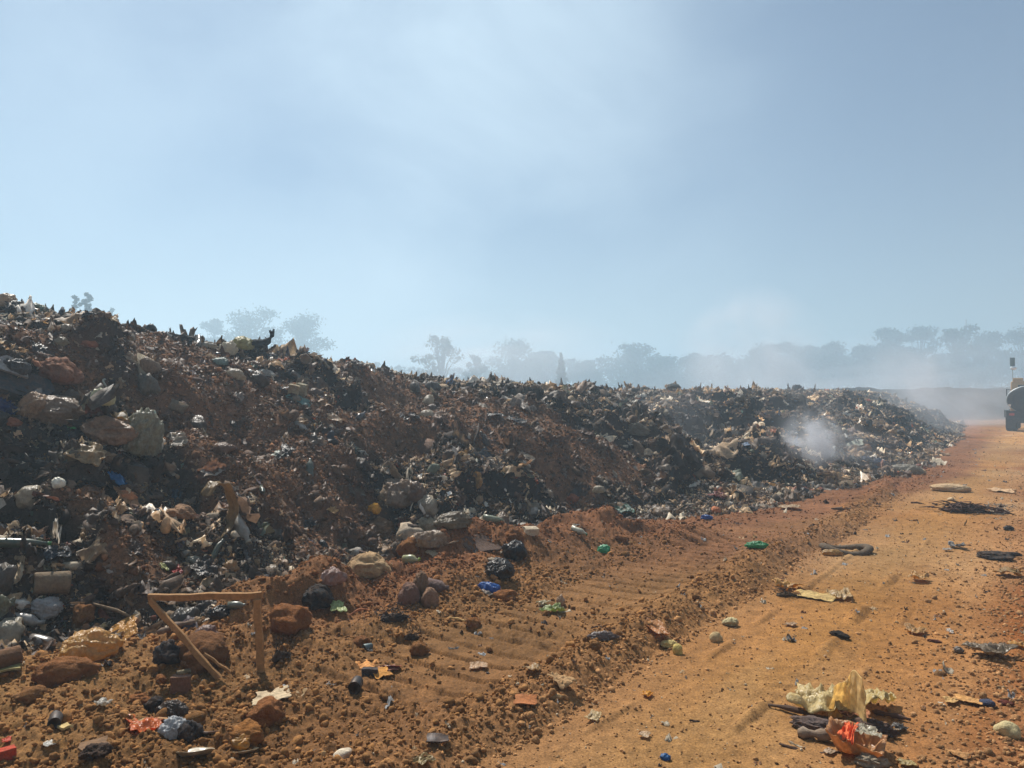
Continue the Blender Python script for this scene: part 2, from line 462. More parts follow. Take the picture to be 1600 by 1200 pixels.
# ------------------------------------------------------------------ small piece shapes for the uncountable stuff
def ico(sub):
    bm = bmesh.new(); bmesh.ops.create_icosphere(bm, subdivisions=sub, radius=1)
    V = np.array([v.co[:] for v in bm.verts]); Fc = np.array([[v.index for v in f.verts] for f in bm.faces]); bm.free()
    return V, Fc
ICO1, ICO2, ICO3, ICO4, ICO5 = ico(1), ico(2), ico(3), ico(4), ico(5)
def grid(n, m):
    u, v = np.meshgrid(np.linspace(-.5, .5, n), np.linspace(-.5, .5, m), indexing='ij')
    V = np.stack([u, v, u * 0], -1).reshape(-1, 3)
    i = np.arange(n - 1)[:, None] * m; j = np.arange(m - 1)[None, :]
    return V, np.stack([i + j, i + m + j, i + m + j + 1, i + j + 1], -1).reshape(-1, 4)
def tri(q): return np.concatenate([q[:, [0, 1, 2]], q[:, [0, 2, 3]]]) if q.shape[1] == 4 else q
def chunk(sub, seed, k=0.45, sq=(1, 1, .7)):
    V, Fc = {1: ICO1, 2: ICO2, 3: ICO3}[sub]
    V = V * (1 + k * vn3(V * 1.4 + seed * 7.1, seed)[:, None] + 0.5 * k * vn3(V * 3.1 + seed, seed + 5)[:, None])
    return V * np.array(sq) * 0.5, Fc
def scrap(seed, n=6, asp=0.7, h=0.28):
    V, q = grid(n, n)
    p = V.copy()
    ang = np.arctan2(V[:, 1], V[:, 0]); rr = np.maximum(abs(V[:, 0]), abs(V[:, 1])) * 2
    V = V * (1 + 0.35 * rr * vn2(np.cos(ang) * 2 + seed * 3.3, np.sin(ang) * 2, seed))[:, None]
    V[:, 1] *= asp
    V[:, 2] = h * (vn2(p[:, 0] * 3 + seed, p[:, 1] * 3, seed) + 0.6 * vn2(p[:, 0] * 7 + seed, p[:, 1] * 7, seed + 3))
    V[:, 0] += 0.10 * vn2(p[:, 0] * 6, p[:, 1] * 6 + seed, seed + 9)
    if seed % 3 == 0:                                  # folded over
        a = np.clip(p[:, 0] * 2.6 + .2, 0, 1) * 2.2
        V[:, 2] += 0.32 * np.sin(a); V[:, 0] = np.where(a > 0, V[:, 0] * np.cos(a * .7), V[:, 0])
    return V, tri(q)
def tube_piece(seed, seg=6, ln=1.0, r=0.12, bend=0.1):
    rings = 5; V = []
    for i in range(rings):
        x = (i / (rings - 1) - .5) * ln
        rad = r * (1 + .3 * math.sin(i * 2.1 + seed)) * (0.85 if i in (0, rings - 1) else 1)
        for k in range(seg):
            a = 2 * math.pi * k / seg
            V.append((x, rad * math.cos(a) + bend * math.sin(x * 3 + seed), rad * math.sin(a) * (1 - .3 * (seed % 2)) + bend * .4 * math.cos(x * 4)))
    q = [(i * seg + k, (i + 1) * seg + k, (i + 1) * seg + (k + 1) % seg, i * seg + (k + 1) % seg) for i in range(rings - 1) for k in range(seg)]
    V.append((-ln / 2, 0, 0)); V.append((ln / 2, 0, 0)); a, b = len(V) - 2, len(V) - 1
    T = tri(np.array(q)).tolist()
    T += [(a, (k + 1) % seg, k) for k in range(seg)] + [(b, (rings - 1) * seg + k, (rings - 1) * seg + (k + 1) % seg) for k in range(seg)]
    return np.array(V), np.array(T)
def normals(X, Y, e=0.34):
    dx = (land(X + e, Y, False) - land(X - e, Y, False)) / (2 * e); dy = (land(X, Y + e, False) - land(X, Y - e, False)) / (2 * e)
    n = np.stack([-dx, -dy, np.ones_like(dx)], -1)
    return n / np.linalg.norm(n, axis=1, keepdims=True)
def scatter(name, lib, X, Y, size, cols, mat, tilt=0.5, lift=0.1, smooth=True, label=None):
    n = len(X)
    Z = land(X, Y)
    N = normals(X, Y)
    _, u_, _ = heap_part(X, Y, *st(X, Y)); tl = np.where(u_ > .7, tilt * .25, tilt)[:, None]
    N = N + rng.normal(0, 1, (n, 3)) * tl; N[:, 2] = np.abs(N[:, 2]) + 0.05
    N /= np.linalg.norm(N, axis=1, keepdims=True)
    a = rng.uniform(0, 2 * np.pi, n)
    T = np.stack([np.cos(a), np.sin(a), np.zeros(n)], -1)
    T -= N * (T * N).sum(1, keepdims=True); T /= np.linalg.norm(T, axis=1, keepdims=True)
    B = np.cross(N, T)
    which = rng.integers(0, len(lib), n)
    Vs, Fs, Cs, off = [], [], [], 0
    for k, (lv, lf) in enumerate(lib):
        idx = np.where(which == k)[0]
        if not len(idx): continue
        sc3 = size[idx][:, None] * rng.uniform(0.75, 1.25, (len(idx), 3))
        P = lv[None] * sc3[:, None, :]
        W = P[..., 0:1] * T[idx][:, None] + P[..., 1:2] * B[idx][:, None] + P[..., 2:3] * N[idx][:, None]
        W += np.stack([X[idx], Y[idx], Z[idx] + lift * size[idx]], -1)[:, None]
        Vs.append(W.reshape(-1, 3))
        Fs.append((lf[None] + (np.arange(len(idx)) * len(lv))[:, None, None] + off).reshape(-1, lf.shape[1]))
        Cs.append(np.repeat(cols[idx], len(lv), axis=0))
        off += len(idx) * len(lv)
    me = mesh_np(name, np.concatenate(Vs), np.concatenate(Fs), mat, np.concatenate(Cs), smooth)
    return tag(link(name, me), label, None, None, 'stuff')

FILM = tint_material('dusty_film', 0.55, 0.3, 0.3, 0.5, 30)
HARD = tint_material('charred_refuse', 0.8, 0.25, 0, 0.8, 60)
CLOD = tint_material('soil_clod', 0.95, 0.12, 0, 0.9, 90)

def on_heap(n, smin, smax, umax=1.08, power=1.0):
    """points on the face of the heap, denser near the camera"""
    s = smin + (smax - smin) * rng.uniform(0, 1, int(n * 6)); u = rng.uniform(-0.02, umax, int(n * 6))
    t0 = toe(s); t = t0 + u * (5 - t0)
    X = OX + s * SX - t * SY; Y = OY + s * SY + t * SX
    d = np.hypot(X, Y)
    keep = (Y > 2) & (np.abs(X / np.maximum(Y, .1)) < 0.78)
    wgt = np.where(keep, 1 / np.maximum(d, 4) ** power, 0); wgt /= wgt.sum()
    i = rng.choice(len(X), min(n, int(keep.sum())), replace=False, p=wgt)
    return X[i], Y[i]
PAL = [((34, 32, 32), 20), ((50, 45, 42), 16), ((66, 52, 44), 13), ((88, 66, 52), 10), ((110, 90, 72), 10), ((156, 128, 96), 10), ((186, 158, 122), 9), ((126, 116, 104), 7),
       ((206, 190, 164), 6), ((226, 218, 204), 3.5), ((98, 105, 88), 2), ((128, 66, 48), 1.6), ((60, 84, 110), 1.0), ((150, 112, 60), 2), ((84, 110, 100), 1.2), ((48, 40, 52), 2)]
PALC = np.array([lin(c) for c, _ in PAL]); PALW = np.array([x for _, x in PAL], float); PALW /= PALW.sum()
def heap_cols(X, Y, light=1.0):
    k = rng.choice(len(PAL), len(X), p=PALW)
    c = PALC[k] * rng.uniform(0.75, 1.25, (len(X), 1))
    g = 0.5 + 0.9 * np.clip(0.5 + 1.1 * fbm2(X / 1.0, Y / 1.0, 2, 131), 0, 1)        # pockets of burnt black and of pale plastic
    s, t = st(X, Y)
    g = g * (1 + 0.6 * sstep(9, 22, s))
    dust = rng.uniform(.1, .55, (len(X), 1)); c = c * (1 - dust) + np.array([0.15, 0.095, 0.055]) * dust
    c = c * (g * light)[:, None]
    sm = soil_mask(X, Y)[:, None] * 0.75
    return c * (1 - sm) + np.array([0.14, 0.07, 0.038]) * sm * rng.uniform(.6, 1.3, (len(X), 1))
films = [scrap(k, 7, a, h) for k, (a, h) in enumerate([(.7, .3), (.5, .35), (.9, .25), (.35, .2), (.6, .4), (1, .35), (.8, .5), (.3, .3), (.16, .2), (.12, .3), (.2, .15)])]
hards = [chunk(2, k, .5, sq) for k, sq in enumerate([(1, .8, .5), (1, .6, .6), (1, 1, .35), (1, .4, .3), (1.1, .7, .8)])] + [tube_piece(k, 6, 1, r, b) for k, (r, b) in enumerate([(.14, 0), (.07, .08), (.2, 0), (.04, .12)])]
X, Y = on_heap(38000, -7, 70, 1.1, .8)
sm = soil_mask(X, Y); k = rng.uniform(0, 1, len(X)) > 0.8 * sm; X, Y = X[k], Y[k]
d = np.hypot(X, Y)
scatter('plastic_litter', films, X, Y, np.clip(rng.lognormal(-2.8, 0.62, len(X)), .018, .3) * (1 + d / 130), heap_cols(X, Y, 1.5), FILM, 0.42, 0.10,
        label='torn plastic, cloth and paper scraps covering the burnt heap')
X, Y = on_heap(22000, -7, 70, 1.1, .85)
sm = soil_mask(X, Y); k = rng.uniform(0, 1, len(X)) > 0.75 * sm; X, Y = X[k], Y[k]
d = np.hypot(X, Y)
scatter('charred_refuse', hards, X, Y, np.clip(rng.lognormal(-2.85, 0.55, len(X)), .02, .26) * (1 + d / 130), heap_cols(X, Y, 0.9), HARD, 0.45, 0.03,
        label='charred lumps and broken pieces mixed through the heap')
def big_sheet(seed):
    n = 13; V, q = grid(n, n); p = V.copy()
    ang = np.arctan2(p[:, 1], p[:, 0]); rr = np.maximum(abs(p[:, 0]), abs(p[:, 1])) * 2
    V = V * (1 + .5 * rr * vn2(np.cos(ang) * 2.2 + seed * 3.3, np.sin(ang) * 2.2, seed))[:, None]
    V[:, 1] *= (.5, .9, .35, .7)[seed % 4]
    V[:, 2] = .30 * vn2(p[:, 0] * 3 + seed, p[:, 1] * 3, seed) + .20 * (1 - 2 * abs(vn2(p[:, 0] * 4 + seed, p[:, 1] * 2.5, seed + 3))) + .10 * (1 - 2 * abs(vn2(p[:, 0] * 9, p[:, 1] * 8 + seed, seed + 5)))
    V[:, 2] *= .75; V[:, 2] -= .14 * rr ** 2
    return V, tri(q)
X, Y = on_heap(3600, -7, 70, 0.86, 1.0)
sm = soil_mask(X, Y); k = rng.uniform(0, 1, len(X)) > 0.85 * sm; X, Y = X[k], Y[k]
d = np.hypot(X, Y)
scatter('matted_plastic', [big_sheet(k) for k in range(10)], X, Y, np.clip(rng.lognormal(-1.55, 0.4, len(X)), .1, .5) * np.clip(d / 14, .5, 1.15), heap_cols(X, Y, 1.15), FILM, 0.14, 0.05,
        label='matted sheets of scorched plastic and cloth plastered over the heap')
# crumbs of soil over the slides and everywhere on the near face
cl1 = [chunk(1, k, .5, (1, .85, .75)) for k in range(6)]
cl2 = [chunk(2, k, .5, (1, .9, .75)) for k in range(5)]
X, Y = on_heap(60000, -7, 24, 1.08, 1.4)
sm = soil_mask(X, Y); k = rng.uniform(0, 1, len(X)) < 0.2 + 0.8 * sm; X, Y = X[k], Y[k]
c = np.array([0.26, 0.125, 0.06]) * rng.uniform(.35, 1.4, (len(X), 1)) * (.35 + .65 * soil_mask(X, Y)[:, None])
scatter('soil_crumbs', cl1, X, Y, np.clip(rng.lognormal(-3.8, .5, len(X)), .008, .1), c, CLOD, .5, .1, label='brown soil crumbs slid over the face of the heap')

X, Y = (np.concatenate(q) for q in zip(on_heap(34000, -7, 14, 1.05, 2.2), on_heap(34000, 2, 60, 1.05, .8)))
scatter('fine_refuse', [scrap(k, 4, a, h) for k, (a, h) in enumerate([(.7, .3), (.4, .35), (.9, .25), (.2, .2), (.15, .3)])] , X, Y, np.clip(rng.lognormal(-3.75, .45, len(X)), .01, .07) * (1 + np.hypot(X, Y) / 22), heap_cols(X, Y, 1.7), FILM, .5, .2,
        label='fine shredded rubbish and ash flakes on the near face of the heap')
def on_flat(n, tmin, tmax, smin, smax, power):
    s = rng.uniform(smin, smax, n * 8); t = rng.uniform(tmin, tmax, n * 8)
    X = OX + s * SX - t * SY; Y = OY + s * SY + t * SX
    d = np.hypot(X, Y)
    keep = (Y > 2.6) & (np.abs(X / np.maximum(Y, .1)) < 0.74) & (t < toe(s) + 0.15)
    wgt = np.where(keep, 1 / np.maximum(d, 3) ** power, 0); wgt /= wgt.sum()
    i = rng.choice(len(X), min(n, int(keep.sum())), replace=False, p=wgt)
    return X[i], Y[i]
def flat_cols(X, Y):
    s, t = st(X, Y)
    r = (1 - sstep(-3.4, -2.8, t))[:, None]; b = (sstep(-1.5, -0.8, t - toe(s)) * sstep(0, 3, s))[:, None]
    c = np.array([0.45, 0.235, 0.10]) * r + np.array([0.34, 0.16, 0.054]) * (1 - r)
    c = c * (1 - b) + np.array([0.26, 0.10, 0.038]) * b
    return c * rng.uniform(.55, 1.35, (len(X), 1))
X, Y = on_flat(56000, -3.3, 1.0, -6, 22, 1.6)
s, t = st(X, Y)
den = np.clip(0.55 + 1.2 * fbm2(X / 0.7, Y / 0.7, 2, 141), 0.05, 1); band = (t < -1.85) & (t > -2.72) & (s > 1) & (s < 15)
k = rng.uniform(0, 1, len(X)) < np.where(band, den * 0.22, np.maximum(den, .45)); X, Y = X[k], Y[k]
scatter('soil_clods', cl2, X, Y, np.clip(rng.lognormal(-4.25, .5, len(X)), .007, .09), flat_cols(X, Y), CLOD, .6, .16, label='crumbly orange soil clods beside the road')
X, Y = on_flat(13000, -6.6, -4.4, -2, 20, 1.5)
s, t = st(X, Y)
k = rng.uniform(0, 1, len(X)) < 0.10 + np.exp(-((t + 5.5) / 0.5) ** 2); X, Y = X[k], Y[k]
scatter('road_edge_clods', cl2, X, Y, np.clip(rng.lognormal(-4.1, .4, len(X)), .008, .06), flat_cols(X, Y) * .9, CLOD, .6, .1, label='strip of small clods between the wheel tracks')
X, Y = on_flat(24000, -12, -2.9, -2, 45, 1.7)
c = flat_cols(X, Y); q = rng.uniform(0, 1, len(X)); c[q > .93] = lin((200, 180, 150)); c[q < .03] *= .45
scatter('gravel', cl1, X, Y, np.clip(rng.lognormal(-4.85, .5, len(X)), .003, .035), c, CLOD, .6, .15, label='fine gravel and grit on the dirt road')
X, Y = on_flat(1500, -11, 0.2, -3, 60, 1.1)
c = np.array([lin((170, 140, 100)), lin((120, 80, 50)), lin((200, 185, 160)), lin((60, 45, 40)), lin((150, 150, 150))])[rng.integers(0, 5, len(X))] * rng.uniform(.7, 1.2, (len(X), 1))
scatter('ground_litter', films, X, Y, np.clip(rng.lognormal(-3.5, .5, len(X)), .012, .1), c, FILM, .15, .12, label='tiny flattened scraps trodden into the soil and road')

# ------------------------------------------------------------------ single pieces one can point at
def frame_at(P, follow=0.7):
    """axes lying on the ground at P: right as seen from the road, away from it, and up"""
    N = Vector(normals(np.array([P.x]), np.array([P.y]), 0.25)[0]).lerp(Vector((0, 0, 1)), 1 - follow).normalized()
    Rt = Vector((P.y, -P.x, 0)).normalized(); Rt = (Rt - N * Rt.dot(N)).normalized()
    return Rt, N.cross(Rt), N
def settle(o, P, rot=0, follow=0.7, lift=0.0, roll=0):
    Rt, Fw, N = frame_at(P, follow)
    m = Matrix((Rt, Fw, N)).transposed().to_4x4()
    o.matrix_world = Matrix.Translation(P + N * lift) @ m @ Matrix.Rotation(R(roll), 4, 'Y') @ Matrix.Rotation(R(rot), 4, 'Z')
    return o
def ridged(p, seed): return 1 - 2 * np.abs(vn3(p, seed))
def bag_vf(wd, dp, ht, seed, k=1.0, sub=4):
    V, Fc = {2: ICO2, 3: ICO3, 4: ICO4, 5: ICO5}[sub]
    o = seed * 3.7
    N0 = V.copy()
    q = V + .4 * np.stack([vn3(V * 1.3 + o + 9 * j, seed + 20 + j) for j in range(3)], -1)
    st_ = q * np.array([1, 1, .55]) if seed % 2 else q * np.array([.5, 1, 1])
    rad = 1 + k * (0.30 * vn3(q * 1.2 + o, seed) + 0.21 * ridged(st_ * 1.9 + o, seed + 1) + 0.15 * ridged(st_ * 4.2 + o, seed + 2) + 0.10 * ridged(st_ * 8.5 + o, seed + 3) + 0.045 * ridged(st_ * 17 + o, seed + 4))
    V = V * rad[:, None]
    rs = np.random.default_rng(seed)
    for j in range(3):                                   # knotted corners and torn tails
        a = rs.uniform(0, 6.28); dr = np.array([math.cos(a), math.sin(a), rs.uniform(-.2, .5)]); dr /= np.linalg.norm(dr)
        V = V + dr * (np.clip((N0 @ dr - .80) / .2, 0, 1) ** 1.5 * rs.uniform(.05, .28) * k)[:, None]
    V[:, 2] = np.where(V[:, 2] < -.35, -.35 + (V[:, 2] + .35) * .25, V[:, 2])
    mxy = np.percentile(np.abs(V[:, :2]), 97, axis=0)
    V[:, :2] /= mxy
    V[:, 2] /= (V[:, 2].max() - V[:, 2].min()) / 1.5
    return V * np.array([wd / 2, dp / 2, ht / 1.6]), Fc
def sheet_vf(wd, dp, ht, seed, n=26, fold=0.0, stripes=0):
    V, q = grid(n, n); p = V.copy()
    ang = np.arctan2(p[:, 1], p[:, 0]); rr = np.maximum(abs(p[:, 0]), abs(p[:, 1])) * 2
    V = V * (1 + 0.32 * rr * (vn2(np.cos(ang) * 1.6 + seed * 3.3, np.sin(ang) * 1.6, seed) + .4 * vn2(np.cos(ang) * 5 + seed, np.sin(ang) * 5, seed + 1)))[:, None]
    z = 0.55 * vn2(p[:, 0] * 2.6 + seed, p[:, 1] * 2.6, seed) + 0.38 * (1 - 2 * abs(vn2(p[:, 0] * 5 + seed, p[:, 1] * 3 + 5, seed + 4))) + 0.09 * (1 - 2 * abs(vn2(p[:, 0] * 9, p[:, 1] * 7 + seed, seed + 7)))
    if fold:
        a = np.clip(p[:, 0] * 2 + .1, 0, 1) * fold
        z = z * .6 + 1.4 * np.sin(a); V[:, 0] = V[:, 0] * np.cos(a * .6)
    V[:, 0] *= wd; V[:, 1] *= dp; V[:, 2] = (z - z.min()) * ht * .7
    return V, q
def bottle_vf(ln, r, seed, crush=.25):
    v, f = lathe([(0, 0), (.01, r * .8), (.04 * ln, r), (.3 * ln, r * .96), (.34 * ln, r), (.6 * ln, r), (.7 * ln, r * .93), (.84 * ln, r * .42), (.9 * ln, r * .36), (.97 * ln, r * .36), (.97 * ln, 0)], 18, 'x')
    v = v + crush * r * np.stack([vn3(v / (r * 2.2) + seed, seed) * .3, vn3(v / (r * 2) + seed, seed + 1), vn3(v / (r * 2) + seed, seed + 2)], -1)
    v[:, 0] -= ln / 2
    return v, f
_sd = [100]
def lathe(prof, seg=24, axis='y'):
    V, q = [], []
    for p, r in prof:
        for k in range(seg):
            a = 2 * math.pi * k / seg
            V.append((r * math.cos(a), p, r * math.sin(a)) if axis == 'y' else ((p, r * math.cos(a), r * math.sin(a)) if axis == 'x' else (r * math.cos(a), r * math.sin(a), p)))
    for i in range(len(prof) - 1):
        for k in range(seg): q.append((i * seg + k, (i + 1) * seg + k, (i + 1) * seg + (k + 1) % seg, i * seg + (k + 1) % seg))
    return np.array(V), tri(np.array(q))
def tube(pts, rad, seg=7):
    pts = [Vector(p) for p in pts]; V = []; q = []
    for i, p in enumerate(pts):
        d = (pts[min(i + 1, len(pts) - 1)] - pts[max(i - 1, 0)]).normalized()
        x = d.cross(Vector((0.13, 0.31, 1)) if abs(d.z) < .9 else Vector((1, .1, 0))).normalized(); y = d.cross(x)
        r = rad[i] if hasattr(rad, '__len__') else rad
        for k in range(seg):
            a = 2 * math.pi * k / seg
            V.append((p + x * (r * math.cos(a)) + y * (r * math.sin(a)))[:])
    for i in range(len(pts) - 1):
        for k in range(seg): q.append((i * seg + k, i * seg + (k + 1) % seg, (i + 1) * seg + (k + 1) % seg, (i + 1) * seg + k))
    V.append(pts[0][:]); V.append(pts[-1][:]); a, b = len(V) - 2, len(V) - 1
    tr = [(a, (k + 1) % seg, k) for k in range(seg)] + [(b, (len(pts) - 1) * seg + k, (len(pts) - 1) * seg + (k + 1) % seg) for k in range(seg)]
    return np.array(V), np.concatenate([tri(np.array(q)), np.array(tr)])
def join(parts):
    V, Fc, o = [], [], 0
    for v, f in parts: V.append(v); Fc.append(f + o); o += len(v)
    return np.concatenate(V), np.concatenate(Fc)

def crest_hit(px):
    for py in range(440, 660, 2):
        P, T = hit(px, py)
        if T < 62: break
    return hit(px, py + 2)
def piece(kind, name, cat, px, py, wpx, hpx, rgb, mat, rot, label, **kw):
    """px, py: where the middle of its foot stands; wpx, hpx: its size, both measured on the photograph and turned into metres at its distance"""
    _sd[0] += 1; seed = kw.get('seed', _sd[0])
    P, T = hit(px, py)
    if py < 625 and px < 1400 and T > 62: P, T = crest_hit(px)
    W, H = wpx * T / F, hpx * T / F
    s, t = st(P.x, P.y); onheap = t > toe(s) - .1
    look = math.sin(math.atan2(EYE - P.z, T) + (R(38) if onheap else 0.0))
    if name == 'boulder':
        W *= .86; H *= .82
        rgb = tuple(int(.35 * a_ + .65 * b_) for a_, b_ in zip(rgb, (158, 106, 62))); mat = 'earth'; kw['dirt'] = .3
    m = M(rgb, mat, kw.get('dirt', .35))
    if kind in ('bag', 'stone', 'lump'):
        dp = kw.get('dp', min(W, H * 1.6) * .95)
        if kind == 'stone':
            smooth_ = name != 'boulder'; V, Fc = ICO4; V = V * (1 + .25 * vn3(V * 1.2 + seed, seed) + (.06 if smooth_ else .20) * vn3(V * 2.6 + seed, seed + 1) + (.01 if smooth_ else .12) * vn3(V * 6, seed + 2) + (0 if smooth_ else .07) * vn3(V * 14, seed + 3))[:, None] * np.array([W / 2, dp / 2, H / 1.7])
        else: V, Fc = bag_vf(W, dp, H, seed, kw.get('k', 1.0 if kind == 'bag' else 1.3), 5 if max(wpx, hpx) > 40 else 4)
        o = link(name, mesh_np(name, V, Fc, m))
        settle(o, P + Vector((P.x, P.y, 0)).normalized() * dp * .25, rot, kw.get('follow', .35), H * .28, kw.get('roll', 0))
    elif kind == 'sheet':
        dp = min(H / max(look, .12), W * kw.get('long', 1.3))
        V, Fc = sheet_vf(W, dp, kw.get('ht', .16) * min(W, dp), seed, fold=kw.get('fold', 0))
        o = link(name, mesh_np(name, V, Fc, m))
        so = o.modifiers.new('thickness', 'SOLIDIFY'); so.thickness = kw.get('th', .003)
        settle(o, P, rot, kw.get('follow', .9), .012, kw.get('roll', 0))
    elif kind == 'bottle':
        o = link(name, mesh_np(name, *bottle_vf(W, kw.get('r', H / 2), seed, kw.get('crush', .25)), m))
        r = kw.get('r', H / 2)
        if kw.get('cap'): link('cap', mesh_np('cap', *(lambda v, f: (v + np.array([W * .47, 0, 0]), f))(*lathe([(0, r * .42), (W * .06, r * .42), (W * .06, 0)], 14, 'x')), M(kw['cap'], 'shiny', .1)), o)
        settle(o, P, rot, .8, r * .6, kw.get('roll', 0))
    elif kind == 'can':
        r = H / 2
        v, f = lathe([(-W / 2 + .006, 0), (-W / 2 + .006, r * .88), (-W / 2, r * .95), (-W * .44, r), (W * .44, r), (W / 2, r * .95), (W / 2 - .008, r * .86), (W / 2 - .008, 0)], 26, 'x')
        v = v + .12 * r * np.stack([vn3(v / r + seed, seed) * .3, vn3(v / r + seed, seed + 1), vn3(v / r + seed, seed + 2)], -1)
        o = link(name, mesh_np(name, v, f, m)); settle(o, P, rot, .6, r * .75, kw.get('roll', 0))
    elif kind == 'plate':
        th = kw.get('th', .012)
        dp = min(H / max(look, .12), W * 2)
        V, q = grid(9, 9); V = V * np.array([W, dp, 1]); V[:, 2] = .12 * min(W, dp) * vn2(V[:, 0] / W * 1.5 + seed, V[:, 1] / dp * 1.5, seed)
        V[:, 0] += .08 * W * vn2(V[:, 1] / dp * 4 + seed, V[:, 0] * 0, seed + 1)
        o = link(name, mesh_np(name, V, q, m, smooth=False)); so = o.modifiers.new('thickness', 'SOLIDIFY'); so.thickness = th
        settle(o, P, rot, kw.get('follow', .9), .03, kw.get('roll', 0))
    elif kind == 'box':
        dp = kw.get('dp', W * .5)
        bm = bmesh.new(); bmesh.ops.create_cube(bm, size=1); bmesh.ops.subdivide_edges(bm, edges=bm.edges[:], cuts=5, use_grid_fill=True)
        V = np.array([v.co[:] for v in bm.verts]); Fq = np.array([[v.index for v in f.verts] for f in bm.faces]); bm.free()
        V = V * np.array([W, dp, H]) + .07 * min(W, H) * np.stack([vn3(V * 2.5 + seed, seed + j) for j in range(3)], -1)
        o = link(name, mesh_np(name, V, Fq, m, smooth=False)); settle(o, P, rot, .5, H * .35, kw.get('roll', 0))
    elif kind == 'stick':
        pts = [(x * W, .04 * W * math.sin(x * 5 + seed), kw.get('arc', .03) * W * math.cos(x * 3.1)) for x in np.linspace(-.5, .5, 9)]
        r = H / 2
        o = link(name, mesh_np(name, *tube(pts, [r * (.75 + .3 * math.sin(i * 1.7 + seed)) * (1 if i not in (0, 8) else .6) for i in range(9)], 9), m))
        settle(o, P, rot, .8, r * .8, kw.get('roll', 0))
    elif kind == 'ring':
        n, k = 40, 10; V, q = [], []
        for i in range(n):
            a = 2 * math.pi * i / n; wv = 1 + .06 * math.sin(2 * a + 1) + .03 * math.sin(5 * a)
            for j in range(k):
                b = 2 * math.pi * j / k; rr = 1 - kw.get('tube', .16) + kw.get('tube', .16) * math.cos(b)
                V.append((W / 2 * rr * wv * math.cos(a), W / 2 * kw.get('oval', .8) * rr * wv * math.sin(a), kw.get('tube', .16) * W / 2 * math.sin(b) * kw.get('flat', .8) + .05 * W * math.sin(a * 2 + .6)))
                q.append((i * k + j, ((i + 1) % n) * k + j, ((i + 1) % n) * k + (j + 1) % k, i * k + (j + 1) % k))
        o = link(name, mesh_np(name, np.array(V), np.array(q), m)); settle(o, P, rot, .8, kw.get('tube', .16) * W * .3, kw.get('roll', 0))
    elif kind == 'dish':
        v, f = lathe([(.02, 0), (0, .70), (.16, .93), (.2, 1.0), (.22, .99), (.17, .9), (.04, .66), (.05, 0)], 36, 'z')
        v = v * np.array([W / 2, W / 2 * kw.get('oval', .9), W / 2]) + .05 * W * np.stack([vn3(v * 1.5 + seed, seed + j) for j in range(3)], -1)
        o = link(name, mesh_np(name, v, f, m)); settle(o, P, rot, .8, .01, kw.get('roll', 0)); o.rotation_euler.rotate_axis('X', R(-kw.get('tip', 20)))
    elif kind == 'tangle':          # a clump of crooked strands and torn strips
        rs = random.Random(seed); parts = []
        for i in range(kw.get('n', 40)):
            x, y = rs.gauss(0, .22) * W, rs.gauss(0, .22) * kw.get('dp', W * .5); a = rs.uniform(0, 6.28); l = rs.uniform(.12, .38) * W; z = rs.uniform(.0, .9) * H
            parts.append(tube([(x, y, z), (x + l * .4 * math.cos(a), y + l * .4 * math.sin(a), z + rs.uniform(-.1, .35) * H), (x + l * math.cos(a + .5), y + l * math.sin(a + .5), max(.0, z + rs.uniform(-.5, .3) * H))], [r_ * W for r_ in (rs.uniform(.006, .02), rs.uniform(.006, .018), .003)], 5))
        parts.append(bag_vf(W * .7, kw.get('dp', W * .5) * .7, H * .6, seed, 1.3, 3))
        o = link(name, mesh_np(name, *join(parts), m)); settle(o, P, rot, .7, .01)
    return tag(o, label, cat, kw.get('group'))

PB, CL = 'plastic_bag', 'cloth'
# --- near left: toe of the heap, left to right
piece('can', 'jar', 'jar', 78, 922, 50, 34, (128, 110, 88), 'matte', 4, 'dull beige jar lying above the red and white bag')
piece('bag', PB, 'bag', 70, 962, 44, 30, (196, 192, 188), 'film', -15, 'small crumpled white bag with a red tip below the tin jar')
piece('bag', 'rag', 'rag', 92, 950, 20, 9, (176, 52, 40), 'matte', 10, 'small red rag at the mouth of the white bag')
piece('bag', PB, 'bag', 6, 968, 30, 44, (150, 150, 128), 'film', 60, 'grey ribbed bag at the left edge beside the tin jar')
piece('bottle', 'bottle', 'bottle', 42, 973, 46, 18, (146, 144, 138), 'shiny', -15, 'cloudy grey plastic bottle under the ribbed bag at the left edge', cap=(120, 118, 112))
piece('bottle', 'bottle', 'bottle', 64, 1012, 62, 24, (96, 92, 88), 'shiny', -35, 'dark grey shiny bottle left of the yellow paper sack', cap=(70, 68, 66))
piece('can', 'cup', 'cup', 10, 1040, 40, 30, (118, 84, 58), 'matte', 10, 'brown cup lying at the left edge above the stones')
piece('plate', 'board', 'board', 10, 1052, 38, 10, (150, 140, 92), 'matte', 3, 'narrow olive strip of board at the left edge under the brown cup')
piece('bottle', 'bottle', 'bottle', 24, 853, 92, 20, (64, 82, 70), 'shiny', -6, 'long dark green bottle lying level at the left edge', cap=(50, 110, 60), r=.036)
piece('sheet', 'cardboard', 'cardboard', 8, 838, 28, 14, (176, 112, 48), 'matte', 0, 'orange brown cardboard scrap above the long green bottle')
piece('sheet', 'paper_sack', 'sack', 178, 1000, 100, 44, (222, 166, 84), 'film', 8, 'bright yellow torn paper sack folded behind the rounded one', ht=.22, fold=1.3, seed=141, dirt=.15)
piece('bag', 'paper_sack', 'sack', 138, 1035, 88, 52, (214, 168, 100), 'film', -14, 'rounded yellow paper sack resting on the brown boulder', k=.75, seed=142, dirt=.2)
piece('stone', 'boulder', 'boulder', 98, 1068, 104, 48, (128, 82, 52), 'matte', 0, 'smooth brown earth boulder under the yellow paper sack', dirt=.5)
